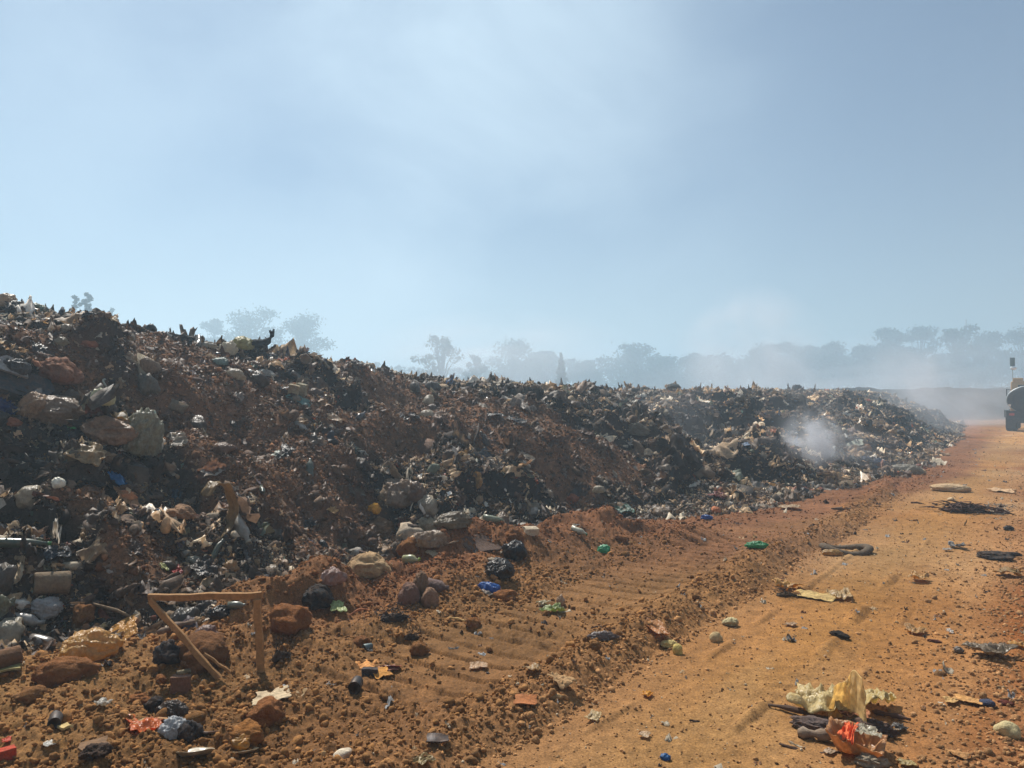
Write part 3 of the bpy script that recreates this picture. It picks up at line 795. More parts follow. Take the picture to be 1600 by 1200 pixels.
piece('stone', 'boulder', 'boulder', 322, 1042, 96, 66, (92, 68, 54), 'matte', 15, 'dusty grey brown boulder behind the slanting leg of the stick frame', dirt=.6)
piece('stone', 'boulder', 'boulder', 455, 988, 76, 54, (130, 76, 44), 'matte', 0, 'rounded red soil boulder right of the stick frame', dirt=.5)
piece('stone', 'boulder', 'boulder', 128, 975, 40, 44, (112, 78, 50), 'matte', 20, 'rough brown clod right of the white bag with the red tip', dirt=.5)
piece('stone', 'boulder', 'boulder', 212, 1100, 50, 18, (140, 84, 48), 'matte', 5, 'flat orange clod right of the white crumpled scrap', dirt=.5)
piece('stone', 'boulder', 'boulder', 50, 1098, 58, 28, (128, 98, 66), 'matte', 0, 'pale brown stone half buried below the boulder at far left', dirt=.4)
piece('stone', 'boulder', 'boulder', 420, 1130, 60, 46, (158, 98, 64), 'matte', 0, 'pinkish crumbly clod under the cream sheet at the bottom', dirt=.3)
piece('sheet', 'paper', 'paper', 424, 1092, 48, 16, (214, 190, 154), 'matte', 5, 'cream paper sheet draped on the pinkish clod', ht=.1)
piece('stone', 'boulder', 'boulder', 386, 1160, 60, 34, (176, 118, 56), 'matte', 0, 'yellow brown clod above the round cream plate', dirt=.3)
piece('bag', PB, 'bag', 378, 1172, 30, 22, (206, 150, 70), 'film', 20, 'small orange yellow bag tucked beside the yellow brown clod')
piece('dish', 'plate', 'plate', 384, 1180, 40, 20, (206, 184, 146), 'shiny', 15, 'round cream plastic plate tilted at the bottom of the soil bank', tube=.3, flat=.35)
piece('dish', 'lid', 'lid', 324, 1150, 36, 20, (176, 160, 150), 'shiny', 0, 'clear ring lid right of the knotted white and grey bag', tube=.1)
piece('dish', 'tray', 'tray', 306, 1182, 56, 22, (166, 150, 122), 'shiny', -5, 'shallow clear plastic tray below the ring lid', tube=.2, flat=.4)
piece('bag', PB, 'bag', 270, 1155, 44, 34, (186, 188, 190), 'film', 0, 'crumpled white bag next to the orange wrapper', seed=151)
piece('bag', PB, 'bag', 268, 1122, 46, 26, (72, 62, 56), 'film', 0, 'dark torn bag with a tan flap above the crumpled white bag')
piece('sheet', 'cardboard', 'cardboard', 272, 1128, 44, 12, (198, 150, 104), 'matte', -8, 'tan cardboard flap lying over the dark torn bag', ht=.2)
piece('bag', PB, 'bag', 296, 1160, 34, 34, (44, 44, 48), 'matte', 30, 'black knotted bag between the crumpled white bag and the ring lid')
piece('sheet', 'cloth', 'cloth', 300, 1148, 16, 16, (38, 66, 140), 'film', 10, 'small blue cloth behind the ring lid')
piece('sheet', 'wrapper', 'wrapper', 228, 1140, 46, 18, (226, 124, 62), 'film', 6, 'bright orange and white wrapper left of the crumpled white bag', ht=.3, dirt=.1)
piece('sheet', 'wrapper', 'wrapper', 218, 1134, 20, 8, (232, 204, 150), 'film', 0, 'pale corner of wrapper on top of the orange wrapper', ht=.3)
piece('bag', PB, 'bag', 241, 1112, 28, 24, (28, 28, 32), 'matte', 0, 'small shiny black bag above the orange wrapper')
piece('sheet', 'paper', 'paper', 160, 1106, 22, 16, (214, 208, 196), 'film', -40, 'crumpled white scrap in front of the yellow paper sack', ht=.4)
piece('can', 'can', 'can', 86, 1132, 30, 19, (64, 62, 62), 'metal', 85, 'dark crushed can standing in the loose soil at lower left', follow=.2)
piece('plate', 'board', 'board', 102, 1142, 15, 7, (206, 178, 120), 'matte', 25, 'small yellow chip right of the dark crushed can')
piece('sheet', 'paper', 'paper', 77, 1166, 13, 7, (230, 226, 216), 'film', 20, 'small white scrap below the dark crushed can')
piece('box', 'carton', 'carton', 6, 1186, 30, 18, (196, 78, 56), 'matte', 10, 'red and orange carton cut by the bottom left corner')
piece('bag', 'rag', 'rag', 150, 1186, 46, 22, (52, 38, 34), 'matte', 20, 'dark brown rag in a hollow near the bottom left corner')
piece('plate', 'board', 'board', 146, 1172, 40, 10, (128, 96, 66), 'wood', 10, 'thin brown board over the dark brown rag')
piece('sheet', 'wrapper', 'wrapper', 10, 1160, 12, 8, (226, 80, 40), 'film', 0, 'small orange red wrapper at the lower left edge')
piece('stone', 'white_stone', 'stone', 537, 1188, 28, 18, (224, 206, 180), 'matte', -15, 'smooth white shell like stone near the bottom edge', dirt=.1, k=.3)
piece('stone', 'white_stone', 'stone', 506, 1184, 9, 10, (196, 158, 108), 'matte', 0, 'tiny yellowish stone left of the smooth white one', dirt=.2)
piece('plate', 'metal_scrap', 'scrap metal', 682, 1162, 34, 8, (38, 26, 24), 'metal', 3, 'flat black jagged strip lying near the bottom middle', th=.006)
piece('sheet', 'paper', 'paper', 660, 1192, 22, 14, (196, 172, 118), 'film', -40, 'yellowish dry leaf like scrap at the bottom edge right of the white stone', ht=.3)
piece('sheet', 'cardboard', 'cardboard', 570, 1044, 40, 24, (224, 158, 92), 'matte', -25, 'tan cardboard piece above the open dark carton', ht=.25)
piece('box', 'carton', 'carton', 578, 1058, 24, 16, (66, 64, 66), 'matte', -8, 'small open dark carton with a pale rim')
piece('sheet', 'cardboard', 'cardboard', 596, 1056, 24, 16, (212, 148, 70), 'matte', 20, 'orange tan cardboard corner right of the open dark carton', ht=.2)
piece('can', 'can', 'can', 556, 1078, 26, 20, (30, 30, 32), 'metal', 80, 'black can standing below the open dark carton', follow=.2)
piece('can', 'can', 'can', 574, 1015, 14, 10, (90, 104, 104), 'metal', 30, 'little grey green can above the tan cardboard piece')
piece('dish', 'lid', 'lid', 612, 1046, 30, 18, (140, 44, 42), 'shiny', 10, 'dark red plastic bowl with a pale rim', tube=.35, flat=.5)
piece('sheet', 'wrapper', 'wrapper', 608, 1048, 24, 8, (214, 160, 140), 'film', 20, 'pale pink strip lying across the dark red bowl', ht=.1)
piece('stone', 'boulder', 'boulder', 655, 1025, 32, 28, (120, 84, 52), 'matte', 20, 'brown stone right of the dark red bowl', dirt=.5)
piece('stone', 'boulder', 'boulder', 565, 1010, 26, 20, (110, 66, 42), 'matte', 20, 'small red brown clod above the little grey green can', dirt=.5)
piece('tangle', 'wire_tangle', 'wire', 440, 1030, 40, 34, (60, 50, 44), 'matte', 0, 'dark knot of burnt strands right of the stick frame leg')
piece('tangle', 'wire_tangle', 'wire', 616, 968, 60, 22, (46, 40, 40), 'matte', 0, 'flat black tangle of burnt strips on the red soil')
piece('tangle', 'wire_tangle', 'wire', 642, 1000, 32, 20, (54, 40, 34), 'matte', 0, 'smaller dark tangle below the flat black one')
piece('bag', PB, 'bag', 495, 950, 46, 38, (34, 35, 38), 'matte', 0, 'round black bag stuffed tight below the rolled straw bundle', k=.7)
piece('sheet', 'wrapper', 'wrapper', 528, 950, 22, 12, (196, 206, 140), 'film', 0, 'pale lime wrapper right of the round black bag', ht=.2, dirt=.1)
piece('bag', 'straw_bundle', 'bundle', 575, 908, 68, 46, (176, 144, 104), 'matte', -8, 'rolled bundle of pale straw at the foot of the heap', k=.6, dirt=.3)
piece('bag', PB, 'bag', 520, 912, 36, 28, (178, 146, 134), 'film', 50, 'pinkish crumpled bag left of the straw bundle')
piece('sheet', 'cloth', 'cloth', 548, 866, 26, 14, (96, 118, 140), 'film', -25, 'blue grey rag above the straw bundle', ht=.3)
piece('bag', 'paper_sack', 'sack', 640, 945, 34, 38, (122, 92, 80), 'matte', 55, 'left one of three grey brown torn sacks standing in the red soil', k=.5)
piece('bag', 'paper_sack', 'sack', 657, 932, 26, 44, (126, 98, 76), 'matte', 70, 'middle one of three grey brown torn sacks standing in the red soil', k=.5)
piece('bag', 'paper_sack', 'sack', 672, 950, 26, 34, (146, 112, 88), 'matte', 20, 'right one of three grey brown torn sacks standing in the red soil', k=.5)
piece('bottle', 'bottle', 'bottle', 683, 922, 34, 20, (112, 92, 88), 'matte', -15, 'dusty mauve bottle right of the three torn sacks', cap=(96, 80, 76))
piece('bag', PB, 'bag', 764, 926, 34, 16, (52, 104, 176), 'film', -10, 'bright blue crumpled bag below the black and grey sack', dirt=.1)
piece('sheet', 'paper', 'paper', 762, 930, 16, 9, (196, 180, 164), 'film', 0, 'pale corner of film hanging under the bright blue bag', ht=.3)
piece('bag', PB, 'bag', 780, 902, 44, 30, (58, 52, 50), 'film', -6, 'sagging black sack with a pale rolled top in the soil hollow', k=.6)
piece('bag', 'cloth', 'cloth', 776, 882, 40, 11, (158, 142, 122), 'matte', -4, 'pale rolled rim of cloth on the sagging black sack')
piece('bag', PB, 'bag', 802, 876, 36, 34, (40, 42, 48), 'film', 20, 'glossy black crumpled bag above the sagging black sack')
piece('stone', 'boulder', 'boulder', 803, 850, 36, 30, (96, 58, 40), 'matte', 0, 'dark red clod above the glossy black bag', dirt=.5)
piece('plate', 'board', 'board', 752, 852, 38, 24, (96, 76, 66), 'matte', -50, 'dark grey brown slab set in the red soil bank', th=.03)
piece('box', 'carton', 'carton', 828, 834, 24, 12, (206, 188, 160), 'matte', 32, 'cream carton tilted on top of the red soil bank')
piece('stone', 'boulder', 'boulder', 740, 980, 30, 18, (136, 88, 50), 'matte', 20, 'orange stone below the bright blue bag', dirt=.4)
piece('stone', 'boulder', 'boulder', 790, 940, 40, 22, (140, 84, 46), 'matte', 10, 'rounded orange clod right of the bright blue bag', dirt=.4)
piece('stick', 'stick', 'stick', 714, 970, 28, 5, (206, 164, 104), 'wood', -25, 'short pale stick left of the orange stone')
piece('stick', 'root', 'root', 565, 963, 46, 4, (176, 110, 70), 'wood', 18, 'thin orange root curving out of the soil right of the round black bag', arc=.2)
piece('sheet', 'leaf', 'leaf', 866, 958, 26, 22, (176, 190, 120), 'film', -30, 'pale green wilted leafy scrap on the crumbly soil', ht=.5)
piece('bag', PB, 'bag', 876, 948, 14, 20, (186, 160, 134), 'film', 60, 'small beige crumpled bag standing right of the wilted leafy scrap')
piece('sheet', 'paper', 'paper', 849, 946, 14, 14, (200, 186, 150), 'film', -50, 'pale pointed leaf left of the wilted leafy scrap', ht=.4)
piece('bag', PB, 'bag', 944, 864, 20, 13, (66, 168, 120), 'film', 0, 'small green bag at the foot of the heap', dirt=.1)
piece('bag', PB, 'bag', 1182, 857, 34, 12, (48, 150, 92), 'film', -5, 'flattened green bag on the ridge beside the road', dirt=.1)
piece('bag', 'rag', 'rag', 940, 1000, 44, 14, (140, 128, 124), 'film', -4, 'grey crumpled rag lying across the track marks', k=1.3)
piece('stick', 'stick', 'stick', 936, 982, 26, 4, (60, 38, 30), 'wood', -8, 'dark stick just behind the grey rag on the track marks')
piece('sheet', 'wrapper', 'wrapper', 1026, 988, 34, 30, (214, 150, 84), 'film', 40, 'orange torn wrapper beside the pale food scraps', ht=.3)
piece('bag', 'peel', 'peel', 1046, 1012, 26, 12, (212, 188, 122), 'matte', 10, 'pale yellow peel right of the orange torn wrapper')
piece('stone', 'peel', 'peel', 1059, 1022, 18, 18, (200, 176, 104), 'matte', 0, 'rounded yellow fruit half below the pale yellow peel', dirt=.1)
piece('bag', 'peel', 'peel', 1141, 978, 24, 14, (196, 182, 138), 'matte', 0, 'pale dried flower like peel at the edge of the road')
piece('stone', 'white_stone', 'stone', 1120, 1004, 19, 16, (186, 160, 116), 'matte', 0, 'round beige stone below the dried peel', dirt=.15)
piece('sheet', 'paper', 'paper', 833, 1050, 22, 16, (196, 162, 112), 'film', 30, 'small tan pointed scrap at the lower middle', ht=.4)
piece('sheet', 'rag', 'rag', 874, 1072, 26, 22, (186, 148, 104), 'matte', 50, 'looped tan strip of cloth right of the tan pointed scrap', ht=.5)
piece('bag', 'rag', 'rag', 866, 1092, 30, 8, (178, 144, 100), 'matte', 5, 'tan rolled rag lying below the looped cloth strip')
piece('plate', 'cardboard', 'cardboard', 820, 1100, 34, 12, (178, 112, 66), 'matte', 0, 'flat orange tan cardboard trodden into the soil left of the rolled rag', th=.004)
piece('sheet', 'paper', 'paper', 748, 1044, 26, 8, (216, 176, 132), 'film', 0, 'flat cream scrap on the bare soil left of the track marks', ht=.2)
piece('sheet', 'wrapper', 'wrapper', 928, 1126, 22, 12, (224, 200, 150), 'film', -25, 'small cream wrapper with a dark end near the bottom middle', ht=.4)
piece('sheet', 'wrapper', 'wrapper', 1012, 1088, 13, 10, (226, 160, 32), 'film', -30, 'tiny bright yellow wrapper on the road edge', ht=.3, dirt=0)
piece('bag', PB, 'bag', 1040, 1188, 16, 10, (44, 104, 160), 'film', 0, 'tiny blue bag at the bottom edge of the road', dirt=.05)
piece('sheet', 'paper', 'paper', 1008, 1152, 14, 8, (220, 190, 150), 'film', -20, 'small cream scrap above the tiny blue bag', ht=.2)
# --- on the road
piece('ring', 'rubber_loop', 'tyre', 1321, 862, 76, 20, (96, 84, 70), 'matte', -8, 'worn rubber tyre ring lying on the dirt road', tube=.17, oval=.85, flat=.75)
piece('bag', PB, 'bag', 1300, 868, 30, 10, (200, 160, 96), 'film', 10, 'yellowish flat bag sticking out under the tyre ring')
piece('bag', 'sack', 'sack', 1484, 768, 56, 13, (190, 160, 122), 'matte', -2, 'large flat tan sack lying alone on the road', k=.35, dp=.45, dirt=.2)
piece('bag', 'sack', 'sack', 1417, 740, 42, 16, (164, 156, 140), 'film', -4, 'pale grey sack at the foot of the heap beside the road', k=.6, dirt=.2)
piece('tangle', 'brush_pile', 'brush', 1510, 800, 98, 12, (62, 38, 34), 'matte', 0, 'long dark red pile of burnt brush on the road', n=110, dp=.55)
piece('tangle', 'rubbish_clump', 'rubbish', 1560, 802, 44, 14, (168, 152, 134), 'matte', 0, 'pale scattered rubbish at the right end of the dark brush pile', n=50, dp=.5)
piece('bag', 'rag', 'rag', 1552, 874, 48, 12, (44, 42, 42), 'matte', 3, 'flat black rag on the right side of the road', k=1.2, dp=.3)
piece('bag', 'rag', 'rag', 1582, 869, 26, 7, (56, 48, 46), 'matte', -3, 'smaller dark rag just right of the flat black rag')
piece('sheet', 'paper', 'paper', 1497, 857, 20, 7, (150, 150, 150), 'film', 0, 'crumpled grey foil on the road left of the black rag', ht=.5)
piece('sheet', 'paper', 'paper', 1480, 861, 12, 5, (206, 194, 180), 'film', 0, 'tiny pale scrap left of the grey foil', ht=.3)
piece('bag', 'rag', 'rag', 1576, 829, 14, 8, (62, 56, 54), 'film', 0, 'small grey and black scrap below the pale rubbish by the brush pile')
piece('stone', 'white_stone', 'stone', 1487, 782, 11, 5, (226, 200, 160), 'matte', 0, 'small cream stone below the large flat tan sack', dirt=.1)
piece('sheet', 'board', 'board', 1565, 768, 34, 6, (202, 164, 124), 'matte', -4, 'thin pale strip on the far right of the road', ht=.1)
piece('bag', 'rag', 'rag', 1316, 797, 30, 5, (92, 76, 66), 'matte', 0, 'narrow dark scrap on the ridge of soil beside the far road edge')
piece('sheet', 'paper', 'paper', 1235, 795, 30, 6, (212, 182, 142), 'film', -6, 'long cream strip on the soil ridge left of the far road edge', ht=.2)
piece('sheet', 'paper', 'paper', 1435, 908, 26, 13, (216, 172, 104), 'film', -10, 'cream crumpled paper in the middle of the road', ht=.5, dirt=.1)
piece('sheet', 'cloth', 'cloth', 1272, 934, 50, 8, (206, 174, 112), 'matte', -12, 'long cream cloth strip on the road right of the dark clump', ht=.12)
piece('sheet', 'cloth', 'cloth', 1310, 934, 28, 14, (214, 180, 122), 'film', 5, 'crumpled cream end of cloth right of the long strip', ht=.4)
piece('tangle', 'rubbish_clump', 'rubbish', 1226, 932, 44, 14, (72, 58, 44), 'matte', 0, 'dark clump of roots and soil left of the cream cloth strip', n=40)
piece('sheet', 'paper', 'paper', 1226, 922, 40, 8, (216, 168, 90), 'film', 12, 'yellow cloth flap lying over the dark clump', ht=.4)
piece('bag', 'rag', 'rag', 1311, 996, 34, 10, (20, 17, 18), 'matte', -28, 'jet black rag lying on the bare road', k=1.2)
piece('stick', 'root', 'root', 1264, 1060, 26, 3, (70, 52, 46), 'wood', 12, 'thin dark curved twig above the yellow bag', arc=-.3)
piece('sheet', 'paper', 'paper', 1237, 978, 14, 6, (214, 180, 140), 'film', -30, 'tiny cream scrap left of the jet black rag', ht=.2)
piece('sheet', 'paper', 'paper', 1484, 990, 9, 7, (236, 228, 218), 'film', 0, 'tiny bright white scrap right of the jet black rag', ht=.5, dirt=0)
piece('sheet', 'paper', 'paper', 1432, 990, 28, 9, (206, 160, 96), 'film', 0, 'yellowish flat scrap between the black rag and the tiny white scrap', ht=.3)
piece('bag', 'rag', 'rag', 1460, 1004, 20, 5, (100, 56, 44), 'matte', 0, 'dark red rag fragment below the tiny white scrap')
piece('bag', PB, 'bag', 1498, 1020, 14, 10, (148, 140, 132), 'film', 0, 'small grey crumpled bag left of the long grey strip')
piece('sheet', 'cloth', 'cloth', 1542, 1024, 52, 14, (144, 126, 102), 'film', -22, 'long grey brown cloth strip on the clods at right', ht=.4)
piece('bag', PB, 'bag', 1543, 1104, 22, 11, (62, 70, 92), 'matte', -5, 'small dark blue ball of cloth at the right of the road', k=.5)
piece('sheet', 'leaf', 'leaf', 1513, 1098, 34, 8, (210, 156, 94), 'matte', -12, 'long dry tan leaf left of the dark blue ball', ht=.2)
piece('sheet', 'leaf', 'leaf', 1485, 1098, 18, 8, (206, 164, 104), 'matte', -25, 'short dry tan leaf left of the long one', ht=.2)
piece('bag', 'rag', 'rag', 1572, 1102, 22, 7, (104, 44, 36), 'matte', 0, 'dark red scrap right of the dark blue ball')
piece('stone', 'white_stone', 'stone', 1574, 1152, 35, 24, (196, 178, 132), 'matte', -20, 'large smooth cream stone at the lower right', dirt=.12)
piece('sheet', 'leaf', 'leaf', 1494, 1182, 32, 7, (190, 140, 88), 'matte', -18, 'curled dry leaf below the large cream stone', ht=.4)
piece('sheet', 'paper', 'paper', 1590, 1012, 20, 7, (222, 170, 90), 'film', -20, 'yellow strip at the right edge of the road', ht=.3)
piece('sheet', 'paper', 'paper', 1576, 900, 34, 8, (182, 146, 90), 'film', -5, 'flat olive yellow scrap near the right edge below the black rag', ht=.3)
# --- the foreground bundle on the road
piece('stick', 'branch', 'branch', 1262, 1122, 128, 10, (74, 56, 48), 'wood', -18, 'long dark branch pointing left from under the yellow bag', r=.012)
piece('stick', 'branch', 'branch', 1268, 1172, 96, 9, (64, 46, 38), 'wood', 6, 'dark curved branch in front of the orange packet', arc=-.09)
piece('stick', 'branch', 'branch', 1392, 1122, 56, 9, (92, 68, 58), 'wood', -14, 'dark branch sticking out right of the yellow bag')
piece('stick', 'driftwood', 'branch', 1282, 1158, 66, 20, (142, 124, 106), 'wood', -8, 'thick pale grey stub of wood left of the orange packet')
piece('bag', CL, 'cloth', 1272, 1142, 74, 20, (98, 84, 80), 'matte', -6, 'grey pleated cloth above the pale wood stub', k=1.2)
piece('bag', CL, 'cloth', 1368, 1150, 62, 24, (84, 68, 62), 'matte', -10, 'dark brown crumpled cloth right of the orange packet', k=1.3)
piece('sheet', 'wrapper', 'wrapper', 1404, 1142, 18, 12, (100, 96, 92), 'film', -40, 'small grey flap at the right end of the dark brown cloth', ht=.4)
piece('sheet', 'wrapper', 'wrapper', 1390, 1146, 16, 18, (150, 124, 90), 'film', 50, 'tan curled strip at the end of the dark brown cloth', ht=.5)
piece('sheet', PB, 'bag', 1288, 1112, 84, 34, (226, 204, 146), 'film', -4, 'cream yellow lobe of torn bag lying left of the upright flap', ht=.42, dirt=.15, seed=77, follow=.3)
piece('sheet', PB, 'bag', 1366, 1108, 52, 26, (222, 200, 138), 'film', 0, 'cream rounded bag lobe lying right of the upright flap', ht=.5, dirt=.15, follow=.3)
piece('sheet', 'cardboard', 'cardboard', 1336, 1128, 42, 18, (180, 120, 82), 'matte', 0, 'orange brown flap between the yellow bag and the orange packet', ht=.4)
piece('bag', 'dry_leaf_clump', 'leaves', 1362, 1198, 48, 18, (158, 142, 120), 'matte', 10, 'clump of curled grey leaves at the bottom edge below the packet', k=1.5)
piece('sheet', 'wrapper', 'wrapper', 1296, 1178, 12, 8, (226, 204, 176), 'film', -30, 'tiny white scrap below the pale wood stub', ht=.3)
piece('sheet', 'leaf', 'leaf', 1416, 1196, 24, 8, (206, 184, 124), 'film', 6, 'pale yellow flat scrap at the bottom edge right of the leaf clump', ht=.2)
# the upright yellow flap: a folded sheet of bag standing on edge
def upright_flap():
    P, T = hit(1322, 1136)
    n = 44; V, q = grid(n, n); u, v = V[:, 0] + .5, V[:, 1] + .5
    h = 80 * T / F; wd = 62 * T / F
    x = (u - .5) * wd * (1 - .3 * v ** 1.5) * (1 + .15 * vn2(v * 3, u * 0, 5)) + .10 * wd * v
    tw = lambda q_: np.abs((q_ % 1) - .5) * 2
    y = .46 * wd * np.sin(u * 3.6 + .4) * (1 - .3 * v) + .11 * wd * tw(u * 2.3 + .5 * v + .2 * vn2(v * 3, u * 2, 4)) + .05 * wd * tw(u * 5.1 - .9 * v + .3 * vn2(u * 4, v * 3, 8)) + .03 * wd * tw(v * 4 + u * 2)
    z = v * h * (.74 + .28 * sstep(.3, .65, u) - .22 * sstep(.88, 1.0, u)) * (1 + .05 * vn2(u * 6, v * 0, 7))
    o = link('plastic_bag', mesh_np('plastic_bag', np.stack([x, y, z], -1), q, M((252, 226, 170), 'thin', .06)))
    so = o.modifiers.new('thickness', 'SOLIDIFY'); so.thickness = .002
    settle(o, P, 0, .1, .0)
    tag(o, 'yellow torn bag flap standing upright among branches on the road', 'bag')
upright_flap()
def orange_packet():
    P, T = hit(1338, 1180)
    Wd, Dp, Ht = 76 * T / F, .24, .075
    root = empty('open_packet', (0, 0, 0)); settle(root, P + Vector((P.x, P.y, 0)).normalized() * .03, -6, .2, .015, 4)
    tag(root, 'open orange and clear plastic packet lying on the grey cloth', 'packet')
    n = 24; V, q = grid(n, n); u, v = V[:, 0] * 2, V[:, 1] * 2
    r = np.maximum(abs(u), abs(v))
    z = Ht * sstep(.55, 1.0, r) * (1 + .15 * vn2(u * 3, v * 3, 5)) * (1 - .25 * u) + .012 * vn2(u * 5, v * 5, 4)
    V = np.stack([u * Wd / 2 * (1 + .1 * z / Ht), v * Dp / 2 * (1 + .12 * vn2(u * 2, v * 2, 9)), z], -1)
    o = link('tray', mesh_np('tray', V, q, M((216, 164, 112), 'film', .2)), root); so = o.modifiers.new('t', 'SOLIDIFY'); so.thickness = .003
    V2, q2 = sheet_vf(Wd * .26, Dp * .95, .05, 17); o = link('orange_label', mesh_np('orange_label', V2 + np.array([-Wd * .16, 0, .06]), q2, M((236, 112, 68), 'matte', .1)), root)
    V2, q2 = sheet_vf(Wd * .5, Dp * .6, .05, 19); o = link('clear_window', mesh_np('clear_window', V2 + np.array([Wd * .16, .02, .07]), q2, M((190, 184, 160), 'film', .15)), root)
orange_packet()
def stick_frame():
    """three nailed laths: a level top, an upright right leg, and a slanting left one"""
    B, T = hit(409, 1046)
    top = ray_at(402, 930, T); L_ = ray_at(237, 934, T + .05); D, _ = hit(349, 1058)
    D.z += .0
    root = empty('wooden_frame', (B.x, B.y, B.z)); tag(root, 'broken frame of three wooden laths standing at the foot of the heap', 'wooden frame')
    def lath(nm, a, b, w_, seed):
        a, b = Vector(a) - B, Vector(b) - B; d = (b - a); n = 12
        y = d.normalized().cross(Vector((0, 1, .2))).normalized(); x = y.cross(d.normalized())
        V, q = [], []
        for i in range(n):
            c = a + d * (i / (n - 1)) + y * (.003 * math.sin(i * 1.1 + seed)); ww = w_ * (1 + .08 * math.sin(i * 2.3 + seed))
            for sx, sy in ((-1, -1), (1, -1), (1, 1), (-1, 1)): V.append((c + y * (sx * ww) + x * (sy * ww * .55))[:])
        for i in range(n - 1):
            for k in range(4): q.append((i * 4 + k, i * 4 + (k + 1) % 4, (i + 1) * 4 + (k + 1) % 4, (i + 1) * 4 + k))
        q += [(3, 2, 1, 0), ((n - 1) * 4, (n - 1) * 4 + 1, (n - 1) * 4 + 2, (n - 1) * 4 + 3)]
        o = link(nm, mesh_np(nm, np.array(V), np.array(q), M((172, 128, 82), 'wood', .25), smooth=False), root); bevel(o, .004)
    lath('top_bar', L_ + Vector((-.02, 0, 0)), top + Vector((.03, 0, 0)), .021, 1)
    lath('leg', top + Vector((.005, -.02, -.02)), B - Vector((0, 0, .08)), .022, 2)
    lath('splinter', D + (L_ - D) * .28 + Vector((.012, -.01, .01)), D + Vector((.045, -.01, .03)), .009, 4)
    lath('slanting_leg', L_ + Vector((0, -.02, -.01)), D - Vector((0, 0, .04)), .019, 3)
def bevel(o, w_, seg=2):
    m = o.modifiers.new('bevel', 'BEVEL'); m.width = w_; m.segments = seg; m.limit_method = 'ANGLE'; return o
stick_frame()
# --- on the face of the heap
piece('bag', PB, 'bag', 212, 712, 72, 84, (160, 158, 138), 'film', 62, 'large grey plastic sack hanging down the heap', k=.8, dp=.35, seed=31)
piece('bag', PB, 'bag', 165, 690, 78, 46, (176, 140, 108), 'film', -10, 'brown plastic sack left of the large hanging grey one', k=.8, seed=32)
piece('bag', PB, 'bag', 232, 676, 26, 40, (166, 190, 176), 'film', 70, 'pale green film at the right shoulder of the large grey sack', k=1)
piece('sheet', PB, 'bag', 182, 655, 32, 20, (190, 160, 96), 'film', -30, 'yellowish fold on top of the large grey sack', ht=.4)
piece('bag', PB, 'bag', 150, 642, 36, 24, (160, 160, 142), 'film', 10, 'grey bag end above the brown plastic sack', k=.7)
piece('bag', PB, 'bag', 88, 658, 74, 44, (170, 144, 118), 'film', 0, 'large brown grey sack bulging above the bright green scrap', k=.6, seed=36)
piece('bag', PB, 'bag', 48, 654, 42, 46, (190, 156, 122), 'film', 40, 'tan sack pressed against the left of the large brown grey sack', k=.8)
piece('bag', PB, 'bag', 108, 628, 34, 22, (116, 98, 80), 'film', -20, 'small brown bag behind the large brown grey sack')
piece('sheet', 'plastic_scrap', 'plastic', 110, 668, 24, 16, (66, 156, 70), 'shiny', 10, 'bright green plastic scrap below the large brown grey sack', ht=.1, dirt=.05)
piece('bag', 'rag', 'rag', 92, 596, 62, 40, (134, 90, 66), 'matte', -10, 'reddish brown bundle of cloth high on the left of the heap', k=1.1, seed=41)
piece('stick', 'cloth', 'cloth', 56, 574, 30, 9, (196, 136, 100), 'matte', -30, 'orange twisted cloth end at the left of the reddish brown bundle')
piece('bag', PB, 'bag', 158, 632, 34, 30, (206, 202, 166), 'film', 20, 'clear and cream plastic jug shaped bag above the grey sack', k=.7, dirt=.1)
piece('ring', 'plastic_ring', 'plastic', 166, 602, 26, 24, (176, 180, 166), 'shiny', 40, 'clear plastic ring sticking up over the cream bag', tube=.14, roll=50)
piece('bag', 'rag', 'rag', 20, 582, 46, 26, (90, 90, 90), 'film', 0, 'grey sheet of ash covered plastic at the far left edge', k=.8)
piece('plate', 'ribbed_panel', 'panel', 12, 574, 58, 20, (150, 146, 140), 'metal', -5, 'grey ribbed panel lying at the far left edge', th=.02)
piece('plate', 'slab', 'panel', 34, 602, 84, 28, (62, 66, 70), 'matte', 8, 'dark blue grey slab below the ribbed panel', th=.05)
piece('sheet', 'plastic_scrap', 'plastic', 8, 640, 24, 22, (42, 62, 120), 'film', 0, 'dark blue plastic at the far left edge beside the tan sack', ht=.4)
piece('bag', 'rag', 'rag', 14, 664, 34, 14, (160, 102, 74), 'matte', 5, 'orange brown rag at the left edge below the blue plastic')
piece('sheet', CL, 'cloth', 137, 714, 42, 30, (196, 168, 124), 'film', -25, 'pale tan pleated cloth below the bright green scrap', ht=.4, seed=47)
piece('bag', 'rag', 'rag', 160, 722, 52, 18, (136, 108, 80), 'matte', -12, 'brown rag trailing right of the pale tan pleated cloth')
piece('bag', PB, 'bag', 112, 722, 30, 20, (130, 122, 102), 'film', 20, 'grey olive bag at the left of the pale tan pleated cloth')
piece('bag', 'white_cup', 'cup', 92, 762, 20, 18, (226, 218, 196), 'shiny', -20, 'bright white broken cup alone on black ash', k=.6, dirt=.05)
piece('sheet', 'plastic_scrap', 'plastic', 178, 752, 22, 22, (44, 108, 160), 'film', 40, 'blue film hanging over the brown strips', ht=.4, dirt=.05)
piece('sheet', 'leaf', 'leaf', 200, 785, 52, 16, (156, 120, 88), 'matte', -35, 'long brown strip fanning right from the blue film', ht=.3)
piece('sheet', 'leaf', 'leaf', 196, 815, 18, 44, (120, 100, 84), 'matte', 10, 'grey strip hanging down below the blue film', ht=.3)
piece('sheet', 'leaf', 'leaf', 166, 790, 22, 16, (196, 146, 104), 'matte', 10, 'orange tan scrap left of the hanging grey strip', ht=.4)
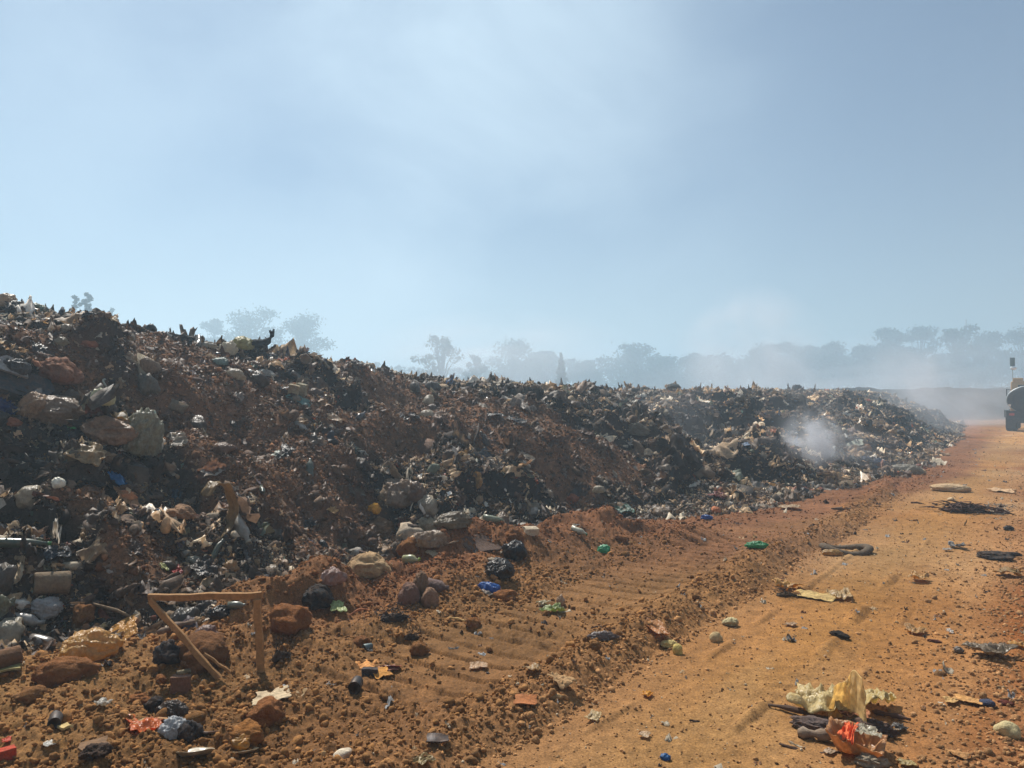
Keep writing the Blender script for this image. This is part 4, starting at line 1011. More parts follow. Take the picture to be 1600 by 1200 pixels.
piece('sheet', PB, 'bag', 272, 775, 18, 110, (74, 92, 108), 'film', -24, 'long blue grey film hanging down the dark hollow', ht=.3, th=.002, dirt=.1)
piece('sheet', 'leaf', 'leaf', 290, 760, 10, 60, (86, 74, 64), 'film', -8, 'narrow brown strip hanging right of the blue grey film', ht=.3)
piece('bag', CL, 'cloth', 282, 812, 42, 24, (156, 120, 90), 'matte', -15, 'tan twisted cloth arching over the dark gap', k=1.2)
piece('bag', 'peel', 'peel', 257, 834, 15, 30, (206, 164, 118), 'shiny', 5, 'smooth tan pod shaped piece left of the twisted cloth', k=.3, dirt=.1)
def curled_strip():
    P, T = hit(345, 835)
    pts = [(-.14, .02, .30), (-.10, .02, .37), (-.02, .01, .39), (.05, .0, .33), (.09, -.01, .22), (.09, -.01, .11), (.05, 0, .02), (-.04, 0, -.05)]
    V, q = [], []; n = len(pts) * 4
    cp = [Vector(p) for p in pts]
    def at(tt):
        i = min(int(tt), len(cp) - 2); f = tt - i
        p0, p1, p2, p3 = cp[max(i - 1, 0)], cp[i], cp[i + 1], cp[min(i + 2, len(cp) - 1)]
        return .5 * ((2 * p1) + (p2 - p0) * f + (2 * p0 - 5 * p1 + 4 * p2 - p3) * f * f + (3 * p1 - p0 - 3 * p2 + p3) * f ** 3)
    for i in range(n + 1):
        c = at(i / n * (len(cp) - 1))
        for j in range(7):
            g = (j - 3) / 3; V.append((c.x + .01 * math.sin(j * 2 + i * .7), c.y + g * .07, c.z + .022 * g * g + .006 * math.sin(i * 1.3 + j)))
    for i in range(n):
        for j in range(6): q.append((i * 7 + j, i * 7 + j + 1, (i + 1) * 7 + j + 1, (i + 1) * 7 + j))
    sc_ = T / F * 190
    o = link('curled_plastic', mesh_np('curled_plastic', np.array(V) * sc_, np.array(q), M((158, 132, 92), 'film', .3)))
    so = o.modifiers.new('thickness', 'SOLIDIFY'); so.thickness = .004
    settle(o, P, 35, .1, .02); tag(o, 'tall curled strip of tan plastic standing like a hook', 'plastic')
curled_strip()
piece('bottle', 'bottle', 'bottle', 372, 832, 60, 22, (128, 122, 110), 'shiny', -62, 'ribbed grey bottle standing slanted right of the curled strip', cap=(150, 140, 120))
piece('sheet', 'wrapper', 'wrapper', 272, 895, 18, 20, (172, 40, 30), 'film', 20, 'small deep red wrapper on the brown soil', ht=.4, dirt=.05)
piece('sheet', 'wrapper', 'wrapper', 254, 888, 14, 12, (206, 204, 130), 'film', 10, 'pale yellow scrap left of the deep red wrapper', ht=.3)
piece('bag', PB, 'bag', 304, 880, 26, 12, (178, 174, 156), 'film', 5, 'pale crumpled bag right of the deep red wrapper')
piece('bottle', 'bottle', 'bottle', 288, 868, 24, 12, (96, 90, 76), 'shiny', 45, 'short olive bottle above the deep red wrapper')
piece('bag', CL, 'cloth', 360, 894, 22, 20, (196, 158, 112), 'film', -40, 'small tan folded cloth above the stick frame')
piece('bag', 'rag', 'rag', 198, 780, 28, 14, (190, 130, 90), 'matte', 10, 'orange brown rag tuck under the brown strips')
piece('bag', PB, 'bag', 316, 958, 20, 22, (150, 130, 116), 'film', 60, 'small pinkish bag under the top bar of the stick frame')
piece('bag', PB, 'bag', 345, 965, 34, 20, (46, 46, 48), 'film', 20, 'black bag under the top bar of the stick frame')
piece('bottle', 'bottle', 'bottle', 370, 948, 28, 11, (112, 116, 104), 'shiny', -12, 'grey green bottle under the right end of the top bar')
piece('stick', 'bone_stick', 'stick', 276, 985, 60, 12, (128, 108, 92), 'wood', 24, 'smooth grey stick crossing behind the slanting leg')
piece('bag', 'glove', 'glove', 322, 1000, 36, 22, (150, 120, 110), 'film', -10, 'pinkish grey crumpled film inside the stick frame')
piece('bag', PB, 'bag', 262, 1040, 40, 40, (48, 48, 52), 'matte', 10, 'black crumpled bag right of the yellow paper sacks')
piece('stone', 'boulder', 'boulder', 240, 1052, 20, 16, (186, 146, 92), 'matte', 0, 'small yellow stone below the black crumpled bag', dirt=.2)
piece('stone', 'boulder', 'boulder', 251, 1068, 22, 16, (170, 114, 74), 'matte', 0, 'small orange stone below the yellow one', dirt=.3)
piece('box', 'brick', 'brick', 282, 1078, 28, 26, (126, 92, 74), 'matte', -20, 'broken brick inside the foot of the stick frame')
piece('can', 'can', 'can', 289, 1052, 25, 7, (150, 138, 110), 'matte', 8, 'small pale tube lying on the broken brick')
piece('bag', PB, 'bag', 626, 792, 64, 50, (168, 142, 116), 'film', 0, 'large tan crumpled sack in the middle of the heap', k=.8, seed=61, dirt=.3)
piece('bag', PB, 'bag', 654, 785, 28, 36, (136, 112, 92), 'film', 10, 'brown fold of sack at the right of the large tan sack')
piece('bag', 'sponge', 'foam', 584, 802, 22, 17, (222, 156, 52), 'matte', 0, 'bright orange foam lump below the large tan sack', k=1.0, dirt=.1)
piece('bag', PB, 'bag', 594, 836, 46, 26, (156, 116, 72), 'film', -6, 'yellow brown sack below the orange foam lump', k=.8)
piece('bag', PB, 'bag', 668, 832, 36, 26, (196, 176, 144), 'film', 15, 'cream sack with dark folds at the toe of the heap', k=1.1)
piece('bag', PB, 'bag', 706, 826, 60, 28, (142, 130, 108), 'film', -18, 'long olive grey sack sloping down to the red bank', k=.8)
piece('bag', PB, 'bag', 670, 856, 52, 28, (176, 154, 130), 'film', -10, 'pale brown draped sack below the cream sack with dark folds', k=1.1)
piece('stone', 'boulder', 'boulder', 642, 866, 40, 36, (120, 78, 50), 'matte', 0, 'rounded brown clod left of the pale brown draped sack', dirt=.5)
piece('bottle', 'bottle', 'bottle', 643, 878, 28, 14, (160, 160, 120), 'shiny', -24, 'pale green bottle end beside the rounded brown clod', cap=(160, 190, 80))
piece('stick', 'stick', 'stick', 700, 852, 44, 5, (120, 96, 72), 'wood', 38, 'grey stick leaning over the red bank below the olive sack')
piece('sheet', 'paper', 'paper', 676, 868, 14, 18, (220, 196, 160), 'film', 50, 'cream pointed scrap at the top of the red bank', ht=.3)
piece('bottle', 'bottle', 'bottle', 770, 814, 34, 10, (130, 136, 112), 'shiny', 0, 'grey green bottle lying level at the toe of the heap')
piece('bottle', 'bottle', 'bottle', 904, 832, 28, 9, (190, 188, 164), 'shiny', -28, 'pale green bottle pointing down at the toe of the heap', cap=(40, 110, 70))
piece('bottle', 'bottle', 'bottle', 845, 803, 24, 8, (196, 190, 176), 'shiny', -22, 'small pale bottle left of the pale green bottle')
piece('stone', 'boulder', 'boulder', 970, 846, 26, 13, (116, 76, 52), 'matte', 0, 'brown stone at the toe of the heap right of the small green bag', dirt=.4)
piece('bag', PB, 'bag', 893, 786, 20, 16, (200, 120, 80), 'film', 0, 'small orange bag low on the heap above the pale bottle')
piece('sheet', CL, 'cloth', 975, 800, 22, 24, (104, 136, 118), 'film', 20, 'pale green netting low on the heap', ht=.4)
piece('bag', PB, 'bag', 1104, 812, 18, 8, (72, 112, 176), 'film', 0, 'small blue bag at the toe of the heap', dirt=.05)
piece('bag', 'plastic_scrap', 'plastic', 1118, 803, 16, 13, (206, 126, 84), 'matte', 0, 'small orange lump right of the small blue bag', k=.5)
piece('sheet', 'wrapper', 'wrapper', 1125, 778, 26, 16, (150, 74, 66), 'film', -35, 'faded red packet on the slope above the orange lump', ht=.3)
piece('bag', PB, 'bag', 1354, 706, 13, 14, (206, 146, 96), 'film', 0, 'small orange bag right of the smoke puff')
piece('sheet', CL, 'cloth', 1362, 722, 28, 18, (66, 84, 112), 'film', -35, 'blue striped cloth right of the smoke puff', ht=.4)
piece('plate', 'metal_sheet', 'scrap metal', 1322, 696, 46, 10, (120, 126, 112), 'metal', 4, 'long grey green sheet right of the smoke puff', th=.02)
piece('bag', 'sack', 'sack', 1333, 680, 28, 12, (150, 118, 104), 'film', 0, 'pinkish rolled sack above the long grey green sheet')
piece('box', 'foam_block', 'foam', 457, 620, 15, 22, (178, 162, 132), 'matte', -12, 'left one of two upright pale blocks on the heap', dp=.08)
piece('box', 'foam_block', 'foam', 470, 616, 16, 19, (162, 154, 130), 'matte', -25, 'right one of two upright pale blocks on the heap', dp=.08)
piece('bag', PB, 'bag', 414, 587, 30, 12, (196, 194, 186), 'film', -8, 'white striped bag above a dark overhang', dirt=.1)
piece('sheet', 'wrapper', 'wrapper', 468, 628, 32, 14, (120, 160, 150), 'film', -25, 'pale turquoise wrapper below the two pale blocks', ht=.3)
piece('bag', PB, 'bag', 378, 546, 38, 24, (190, 180, 120), 'film', -10, 'yellowish green bag near the crest left of the hooked stump', k=1)
piece('bag', PB, 'bag', 356, 555, 28, 26, (214, 204, 182), 'film', 30, 'white crumpled bag left of the yellowish green one', k=1.1, dirt=.1)
piece('bag', PB, 'bag', 326, 520, 30, 12, (196, 190, 176), 'film', 0, 'pale bag on the crest right of the dark block')
piece('bag', PB, 'bag', 345, 570, 30, 14, (160, 180, 172), 'film', -40, 'pale green white film below the white crumpled bag')
piece('bag', PB, 'bag', 436, 538, 20, 10, (220, 184, 150), 'film', 0, 'cream bag on the crest right of the hooked stump', k=.5, dirt=.1)
piece('bag', PB, 'bag', 8, 470, 28, 26, (196, 176, 150), 'film', 0, 'pale bag on the crest at the top left corner of the heap')
piece('bag', PB, 'bag', 20, 490, 40, 24, (84, 84, 82), 'film', 0, 'dark grey sack below the pale bag at the top left of the heap')
piece('bag', PB, 'bag', 55, 490, 34, 20, (104, 124, 104), 'film', -10, 'greenish sack on the crest right of the pale bag', k=.9)
piece('sheet', 'leaf', 'leaf', 72, 490, 12, 18, (150, 150, 100), 'film', 70, 'olive pointed flap standing on the crest', ht=.4, follow=0, roll=60)
piece('bag', 'rag', 'rag', 140, 493, 22, 10, (44, 48, 54), 'film', 0, 'small dark lump on the crest below the pointed sapling')
piece('bag', 'rag', 'rag', 205, 492, 44, 14, (62, 52, 48), 'matte', 5, 'dark brown mound of rags on the crest', k=.8)
piece('box', 'dark_block', 'block', 284, 506, 30, 12, (46, 54, 56), 'matte', 0, 'dark square edged block on the crest')
piece('stick', 'stick', 'stick', 240, 506, 24, 4, (214, 206, 196), 'wood', -4, 'short white stick below the crest left of the dark block')
piece('stick', 'stick', 'stick', 108, 514, 18, 4, (180, 176, 168), 'wood', 25, 'short pale stick below the crest at left')
piece('bag', PB, 'bag', 96, 540, 24, 16, (176, 160, 128), 'film', 0, 'small round cream bag below the crest at left', k=.5)
piece('bag', 'rag', 'rag', 140, 542, 24, 12, (150, 94, 66), 'matte', 0, 'orange brown rag right of the small round cream bag')
piece('bag', PB, 'bag', 792, 592, 34, 9, (130, 136, 134), 'film', -3, 'flat grey sack on the crest near the middle', k=.5)
piece('bag', 'rag', 'rag', 768, 588, 12, 13, (52, 62, 62), 'matte', 0, 'dark lump on the crest left of the flat grey sack')
piece('bag', 'rag', 'rag', 1245, 612, 14, 12, (44, 54, 58), 'matte', 0, 'pointed dark lump on the far crest')
piece('bag', 'rag', 'rag', 1052, 608, 20, 10, (62, 74, 76), 'matte', 0, 'rounded dark lump on the crest in the middle distance')
piece('bag', PB, 'bag', 990, 680, 44, 22, (150, 138, 118), 'film', -20, 'pale sack curling over a dark overhang in the middle of the heap', k=1)
piece('stick', 'stick', 'stick', 503, 568, 34, 6, (150, 132, 108), 'wood', -50, 'grey branch lying on the slope below the crest')
piece('bag', PB, 'bag', 516, 690, 11, 20, (66, 86, 104), 'film', 70, 'small blue grey upright bag on the brown slide', k=.6)
piece('sheet', 'wrapper', 'wrapper', 524, 656, 26, 11, (206, 176, 140), 'film', -15, 'cream flat piece on the brown slide above the blue grey bag', ht=.2)
piece('bottle', 'bottle', 'bottle', 470, 668, 28, 8, (160, 158, 150), 'shiny', -40, 'pale bottle pointing down on the brown slide')
piece('sheet', 'wrapper', 'wrapper', 438, 712, 22, 12, (170, 176, 160), 'film', -30, 'pale greenish wrapper on the brown slide', ht=.3)
piece('sheet', 'leaf', 'leaf', 520, 798, 12, 20, (206, 164, 104), 'film', -30, 'small tan pointed leaf on the lower slope', ht=.3)
piece('plate', 'board', 'board', 412, 830, 24, 14, (122, 98, 56), 'wood', 40, 'olive brown board end right of the slanted grey bottle', th=.02)
piece('bag', PB, 'bag', 430, 846, 26, 20, (128, 116, 104), 'film', 40, 'grey curved bag below the olive brown board end')
# the two sticks and the hooked stump that break the skyline
def skyline_stick(x0, y0, x1, y1, r, rgb, label):
    P, T = crest_hit(x1); a = P + Vector(((x0 - x1) * T / F, .1, (y1 - y0) * T / F))
    o = link('stick', mesh_np('stick', *tube([(0, 0, -.15), (a - P) * .5 + Vector((0, 0, .01)), a - P], [r, r * .9, r * .6], 7), M(rgb, 'wood', .1)))
    o.location = P; tag(o, label, 'stick')
skyline_stick(552, 531, 577, 549, .022, (60, 56, 52), 'thin dark stick slanting up from the crest')
skyline_stick(661, 553, 652, 562, .025, (130, 110, 80), 'short tan stick poking up from the crest further right')
skyline_stick(90, 472, 95, 486, .03, (60, 66, 74), 'dark upright splinter on the crest near the saplings')
skyline_stick(886, 598, 884, 608, .03, (70, 78, 82), 'short dark peg on the crest below the narrow pointed tree')
def hooked_stump():
    P, T = crest_hit(405)
    k = T / F
    pts = [(-34, 2), (-20, 6), (-6, 8), (6, 9), (14, 14), (19, 22), (22, 32)]
    rad = [4, 7, 7.5, 7, 5, 3.6, 1.2]
    a = tube([(x * k, 0, z * k) for x, z in pts], [r * k for r in rad], 12)
    b = tube([(14 * k, 0, 14 * k), (8 * k, .02, 20 * k)], [2 * k, .6 * k], 6)
    c = tube([(19 * k, 0, 24 * k), (15 * k, 0, 30 * k)], [3 * k, 1.4 * k], 6)
    v, f = join([a, b, c]); v = v + .8 * k * np.stack([vn3(v / (3 * k), 5), vn3(v / (3 * k), 6), vn3(v / (3 * k), 7)], -1)
    o = link('charred_stump', mesh_np('charred_stump', v, f, M((40, 40, 42), 'matte', .1))); o.location = P + Vector((0, 0, .02))
    o.rotation_euler = (0, 0, -math.atan2(P.x, P.y)); tag(o, 'charred hooked stump curving up against the sky', 'stump')
hooked_stump()

# --- further bags, bottles and rags of the heap that nothing tells apart: individual objects sharing a few shapes
def many(n, name, cat, label, group, makers, rgbs, mat, smin, smax, lift=.25, u1=1.0, s0=-3, s1=42, tilt=.45):
    protos = [mesh_np(name, *mk, M(rgbs[i % len(rgbs)], mat, .25)) for i, mk in enumerate(makers)]
    X, Y = on_heap(n, s0, s1, u1, 1.0)
    Nn = normals(X, Y, .34)
    for i in range(len(X)):
        o = bpy.data.objects.new(name, protos[i % len(protos)]); COL.objects.link(o)
        N = (Vector(Nn[i]) + Vector(rng.normal(0, tilt, 3))).normalized(); N.z = abs(N.z)
        z = float(land(X[i:i + 1], Y[i:i + 1])[0]); sz = rng.uniform(smin, smax) * (1 + .012 * Y[i])
        o.matrix_world = Matrix.Translation((X[i], Y[i], z + lift * sz * .4)) @ N.to_track_quat('Z', 'Y').to_matrix().to_4x4() @ Matrix.Rotation(rng.uniform(0, 6.28), 4, 'Z') @ Matrix.Diagonal((sz, sz * rng.uniform(.7, 1.1), sz, 1))
        tag(o, label, cat, group)
many(170, 'crumpled_bag', 'bag', 'dusty crumpled bag half sunk in the burnt rubbish', 'crumpled bags in the heap',
     [bag_vf(1, .75, .6, 400 + k, 1.1, 3) for k in range(12)], [(120, 98, 78), (150, 126, 100), (84, 74, 66), (58, 54, 52), (168, 150, 126), (110, 104, 96), (136, 104, 80), (70, 62, 56), (190, 178, 156), (98, 82, 66), (46, 46, 50), (128, 118, 102)], 'film', .10, .27)
many(220, 'rag', 'rag', 'sooty torn rag draped over the burnt rubbish', 'torn rags in the heap',
     [sheet_vf(1, .8, .28, 450 + k, 16, .4 if k % 2 else 0) for k in range(10)], [(70, 60, 54), (130, 112, 92), (50, 48, 50), (156, 140, 118), (90, 70, 56), (176, 160, 138), (60, 70, 78), (110, 92, 74), (124, 88, 66), (40, 38, 38)], 'film', .10, .30, .08, tilt=.25)
many(90, 'bottle', 'bottle', 'dirty plastic bottle lying among the burnt rubbish', 'dirty bottles in the heap',
     [bottle_vf(1, .16, 480 + k, .5) for k in range(6)], [(130, 128, 118), (96, 92, 84), (160, 152, 134), (72, 84, 72), (56, 54, 54), (176, 176, 168)], 'shiny', .16, .28, .2)
many(70, 'charred_stick', 'stick', 'charred stick sticking out of the rubbish', 'charred sticks in the heap',
     [tube([(-.5, 0, 0), (-.15, .03, .02), (.2, -.02, .03), (.5, .04, 0)], [.022, .03, .024, .012], 7) for k in range(4)], [(60, 50, 44), (110, 90, 70), (40, 36, 34), (140, 118, 92)], 'wood', .2, .5, .1, u1=.88, tilt=.3)
many(46, 'flat_board', 'board', 'flat broken board lying on the rubbish', 'broken boards in the heap',
     [(lambda v, f: (v * np.array([1, .4 + .1 * k, .05]), f))(*(lambda V, q: (V, q))(*(ICO2[0] * .5 if False else np.array([(x, y, z) for x in (-.5, .5) for y in (-.5, .5) for z in (-.5, .5)], float), tri(np.array([(0, 1, 3, 2), (4, 6, 7, 5), (0, 4, 5, 1), (2, 3, 7, 6), (0, 2, 6, 4), (1, 5, 7, 3)]))))) for k in range(4)],
     [(120, 104, 84), (70, 66, 62), (150, 138, 116), (90, 74, 60)], 'matte', .15, .38, .15)

# ------------------------------------------------------------------ trees in the haze
def leaf_mat():
    return tint_material('leaves', 0.7, 0.2, 0.3, 0.0)
LEAF = leaf_mat()
BARK = M((70, 60, 50), 'matte', 0.1)
def tube(pts, rad, seg=7):
    pts = [Vector(p) for p in pts]; V = []; q = []
    for i, p in enumerate(pts):
        d = (pts[min(i + 1, len(pts) - 1)] - pts[max(i - 1, 0)]).normalized()
        x = d.cross(Vector((0.13, 0.31, 1)) if abs(d.z) < .9 else Vector((1, .1, 0))).normalized(); y = d.cross(x)
        r = rad[i] if hasattr(rad, '__len__') else rad
        for k in range(seg):
            a = 2 * math.pi * k / seg
            V.append((p + x * (r * math.cos(a)) + y * (r * math.sin(a)))[:])
    for i in range(len(pts) - 1):
        for k in range(seg): q.append((i * seg + k, i * seg + (k + 1) % seg, (i + 1) * seg + (k + 1) % seg, (i + 1) * seg + k))
    V.append(pts[0][:]); V.append(pts[-1][:]); a, b = len(V) - 2, len(V) - 1
    tr = [(a, (k + 1) % seg, k) for k in range(seg)] + [(b, (len(pts) - 1) * seg + k, (len(pts) - 1) * seg + (k + 1) % seg) for k in range(seg)]
    return np.array(V), np.concatenate([tri(np.array(q)), np.array(tr)])
def join(parts):
    V, Fc, o = [], [], 0
    for v, f in parts: V.append(v); Fc.append(f + o); o += len(v)
    return np.concatenate(V), np.concatenate(Fc)
def tree(px, top, d, width_px, kind, label, seed):
    rs = random.Random(seed); rn = np.random.default_rng(seed)
    x = (px - 800) / F * d; H = EYE + (628 - top) / F * d; W = width_px * (1 if kind == 'cone' else 1.2) / F * d
    z0 = land1(x, d) - 0.2
    z0 = min(z0, 0.3)
    root = empty('tree', (x, d, z0)); tag(root, label, 'tree', 'trees fading in the haze behind the heap')
    parts = []; blobs = []
    if kind == 'cone':
        parts.append(tube([(0, 0, 0), (0.1, 0, H * .5), (0, 0, H)], [W * .05, W * .035, .02]))
        for i in range(26):
            h = H * (0.12 + 0.86 * i / 25); r = W * .5 * (1 - (i / 25) ** 1.1) + .1; a = i * 2.4
            blobs.append((r * .55 * math.cos(a), r * .55 * math.sin(a), h, r * .55, H * .05))
    else:
        fl = {'round': .5, 'flat': .34, 'thin': .3, 'bush': .6}[kind]
        nb = {'round': 26, 'flat': 24, 'thin': 20, 'bush': 24}[kind]
        parts.append(tube([(0, 0, 0), (W * .02, 0, H * .3), (-W * .01, 0, H * .55)], [W * .035 + .06, W * .03 + .05, W * .02 + .04]))
        for i in range(nb):
            a = rs.uniform(0, 6.28); rr = math.sqrt(rs.random()) * W * .42
            top_z = H * (1 - 0.38 * (rr / (W * .5)) ** 1.6) - W * .06
            if i < 6: rr *= .45; top_z = H - W * .04 - H * .02 * i
            zz = top_z - (0 if i < 6 else rs.random() ** 1.3) * H * fl
            b = rs.uniform(.10, .19) * W * (.6 if kind == 'thin' else 1)
            blobs.append((rr * math.cos(a), rr * math.sin(a), zz, b, b * .62))
            parts.append(tube([(0, 0, H * rs.uniform(.25, .5)), (rr * .5 * math.cos(a), rr * .5 * math.sin(a), zz * .8), (rr * math.cos(a), rr * math.sin(a), zz)], [W * .014 + .03, W * .009 + .02, .015], 5))
    per = {'round': 170, 'flat': 160, 'thin': 60, 'bush': 170, 'cone': 60}[kind]
    n = per * len(blobs); B = np.array(blobs)[np.repeat(np.arange(len(blobs)), per)]
    dirs = rn.normal(0, 1, (n, 3)); dirs /= np.linalg.norm(dirs, axis=1, keepdims=True)
    rad = rn.uniform(.45, 1.05, (n, 1)) ** .6
    C = B[:, :3] + dirs * rad * B[:, [3, 3, 4]] * (1 + .25 * rn.normal(0, 1, (n, 1)))
    sz = rn.uniform(.10, .24, (n, 1)) * (d / 100 + .35)
    e1 = rn.normal(0, 1, (n, 3)); e1 /= np.linalg.norm(e1, axis=1, keepdims=True)
    e2 = np.cross(e1, rn.normal(0, 1, (n, 3))); e2 /= np.linalg.norm(e2, axis=1, keepdims=True)
    V = np.stack([C - e1 * sz, C - e2 * sz * .5, C + e1 * sz, C + e2 * sz * .5], 1).reshape(-1, 3)
    Q = np.arange(n * 4).reshape(-1, 4)
    col = np.repeat(np.array([.045, .065, .028]) * rn.uniform(.6, 1.4, (n, 1)), 4, axis=0)
    tv, tf = join(parts)
    link('trunk', mesh_np('trunk', tv, tf, BARK), root)
    link('crown', mesh_np('crown', V, Q, LEAF, col, False), root)
TREES = [
 (118, 464, 55, 24, 'thin', 'slim drooping sapling, left one of the pair on the skyline at far left'),
 (136, 459, 55, 26, 'thin', 'slim pointed sapling, right one of the pair on the skyline at far left'),
 (171, 481, 80, 20, 'thin', 'tiny low sapling right of the paired saplings on the skyline'),
 (395, 484, 125, 105, 'flat', 'pale spreading tree behind the hooked charred stump'),
 (470, 492, 130, 100, 'flat', 'pale wide tree right of the hooked charred stump'),
 (330, 500, 130, 45, 'flat', 'low faint tree behind the dark block on the crest'),
 (690, 523, 95, 85, 'thin', 'bare twiggy tree above the middle of the heap crest'),
 (745, 555, 100, 50, 'thin', 'low twiggy shrub tree right of the bare twiggy tree'),
 (800, 533, 135, 105, 'round', 'broad rounded tree left of the narrow pointed tree'),
 (850, 552, 140, 60, 'round', 'small rounded tree just left of the narrow pointed tree'),
 (877, 553, 85, 34, 'cone', 'narrow pointed dark tree rising above the heap crest'),
 (915, 566, 140, 55, 'round', 'low rounded tree just right of the narrow pointed tree'),
 (990, 542, 140, 90, 'round', 'tallest round crowned tree in the middle of the tree line'),
 (1040, 560, 140, 80, 'round', 'lower tree right of the tallest middle crown'),
 (1085, 556, 140, 80, 'round', 'medium tree between the middle crown and the smoke column'),
 (1130, 560, 145, 70, 'round', 'low tree in front of which thick smoke rises'),
 (1195, 542, 140, 75, 'round', 'domed tree right of the thick smoke column'),
 (1245, 540, 140, 90, 'flat', 'flat topped tree right of the domed tree'),
 (1305, 540, 140, 80, 'flat', 'flat topped tree left of the tall twin crowns'),
 (1350, 544, 140, 60, 'round', 'low tree in the dip left of the tall twin crowns'),
 (1395, 517, 140, 70, 'round', 'left one of the two tall crowns standing side by side'),
 (1437, 515, 140, 60, 'round', 'right one of the two tall crowns standing side by side'),
 (1500, 514, 125, 70, 'round', 'bushy tree with a thin mast sticking up behind it'),
 (1548, 524, 135, 70, 'round', 'rounded tree above the open end of the road'),
 (1600, 519, 135, 80, 'flat', 'wide tree above the tanker truck at the right edge'),
 (1650, 520, 135, 80, 'round', 'tree at the far right beyond the tanker truck'),
 (1465, 556, 150, 90, 'bush', 'low bushy tree filling the gap behind the smoking end of the heap'),
]
for k, a in enumerate(TREES): tree(a[0], a[1], a[2] * 1.65, *a[3:], seed=300 + k)
# undergrowth that closes the foot of the tree line
def undergrowth():
    rn = np.random.default_rng(5)
    n = 26000
    X = rn.uniform(-190, 230, n); Y = 250 + rn.uniform(-3, 6, n) + 3 * vn2(X / 9, X * 0, 3)
    h = 15.5 + 3.5 * fbm2(X / 9, X * 0 + 2, 3, 77) - 2.5 * (X < 0)
    Z = rn.uniform(0, 1, n) ** .7 * h
    C = np.stack([X, Y, Z], -1); sz = rn.uniform(.5, 1.0, (n, 1))
    e1 = rn.normal(0, 1, (n, 3)); e1 /= np.linalg.norm(e1, axis=1, keepdims=True)
    e2 = np.cross(e1, rn.normal(0, 1, (n, 3))); e2 /= np.linalg.norm(e2, axis=1, keepdims=True)
    V = np.stack([C - e1 * sz, C - e2 * sz * .6, C + e1 * sz, C + e2 * sz * .6], 1).reshape(-1, 3)
    col = np.repeat(np.array([.04, .058, .026]) * rn.uniform(.6, 1.4, (n, 1)), 4, axis=0)
    tag(link('undergrowth', mesh_np('undergrowth', V, np.arange(n * 4).reshape(-1, 4), LEAF, col, False)), 'dense far bushes under the hazy tree line', None, None, 'stuff')
undergrowth()
def box(cx, cy, cz, sx, sy, sz):
    V = np.array([(x, y, z) for x in (-.5, .5) for y in (-.5, .5) for z in (-.5, .5)]) * np.array([sx, sy, sz]) + np.array([cx, cy, cz])
    return V, tri(np.array([(0, 1, 3, 2), (4, 6, 7, 5), (0, 4, 5, 1), (2, 3, 7, 6), (0, 2, 6, 4), (1, 5, 7, 3)]))
def bevel(o, w_, seg=2):
    m = o.modifiers.new('bevel', 'BEVEL'); m.width = w_; m.segments = seg; m.limit_method = 'ANGLE'; return o
# thin radio mast behind the trees
d = 240; mx_ = (1511 - 800) / F * d
o = empty('mast', (mx_, d, 0)); tag(o, 'thin hazy mast rising behind the bushy tree at right', 'mast')
hm = EYE + (628 - 499) / F * d
link('mast_pole', mesh_np('mast_pole', *tube([(0, 0, 0), (0, 0, hm)], [.3, .2]), M((90, 90, 92), 'metal', .1)), o)
link('antenna', mesh_np('antenna', *join([tube([(-.5, 0, hm - 1.2), (.5, 0, hm - 1.2)], .05), tube([(-.35, 0, hm - 2.2), (.35, 0, hm - 2.2)], .05)]), M((90, 90, 92), 'metal', .1)), o)
# post with a lamp beyond the truck
P = ray_at(1582, 575, 58); o = empty('lamp_post', (P.x, P.y, 0)); tag(o, 'hazy post with a small white lamp standing beyond the tanker truck', 'lamp post')
link('post', mesh_np('post', *tube([(0, 0, 0), (0, 0, P.z + .2)], [.035, .03]), M((120, 132, 134), 'metal', .1)), o)  # post colour paled to imitate haze in front of it
link('sign_plate', mesh_np('sign_plate', *box(0, 0, P.z + .45, .34, .05, .62), M((60, 84, 78), 'matte', .1), smooth=False), o)
v, f = ICO2; link('lamp_head', mesh_np('lamp_head', v * np.array([.24, .14, .13]) + np.array([0, -.1, P.z - .02]), f, M((225, 232, 232), 'shiny', 0)), o)

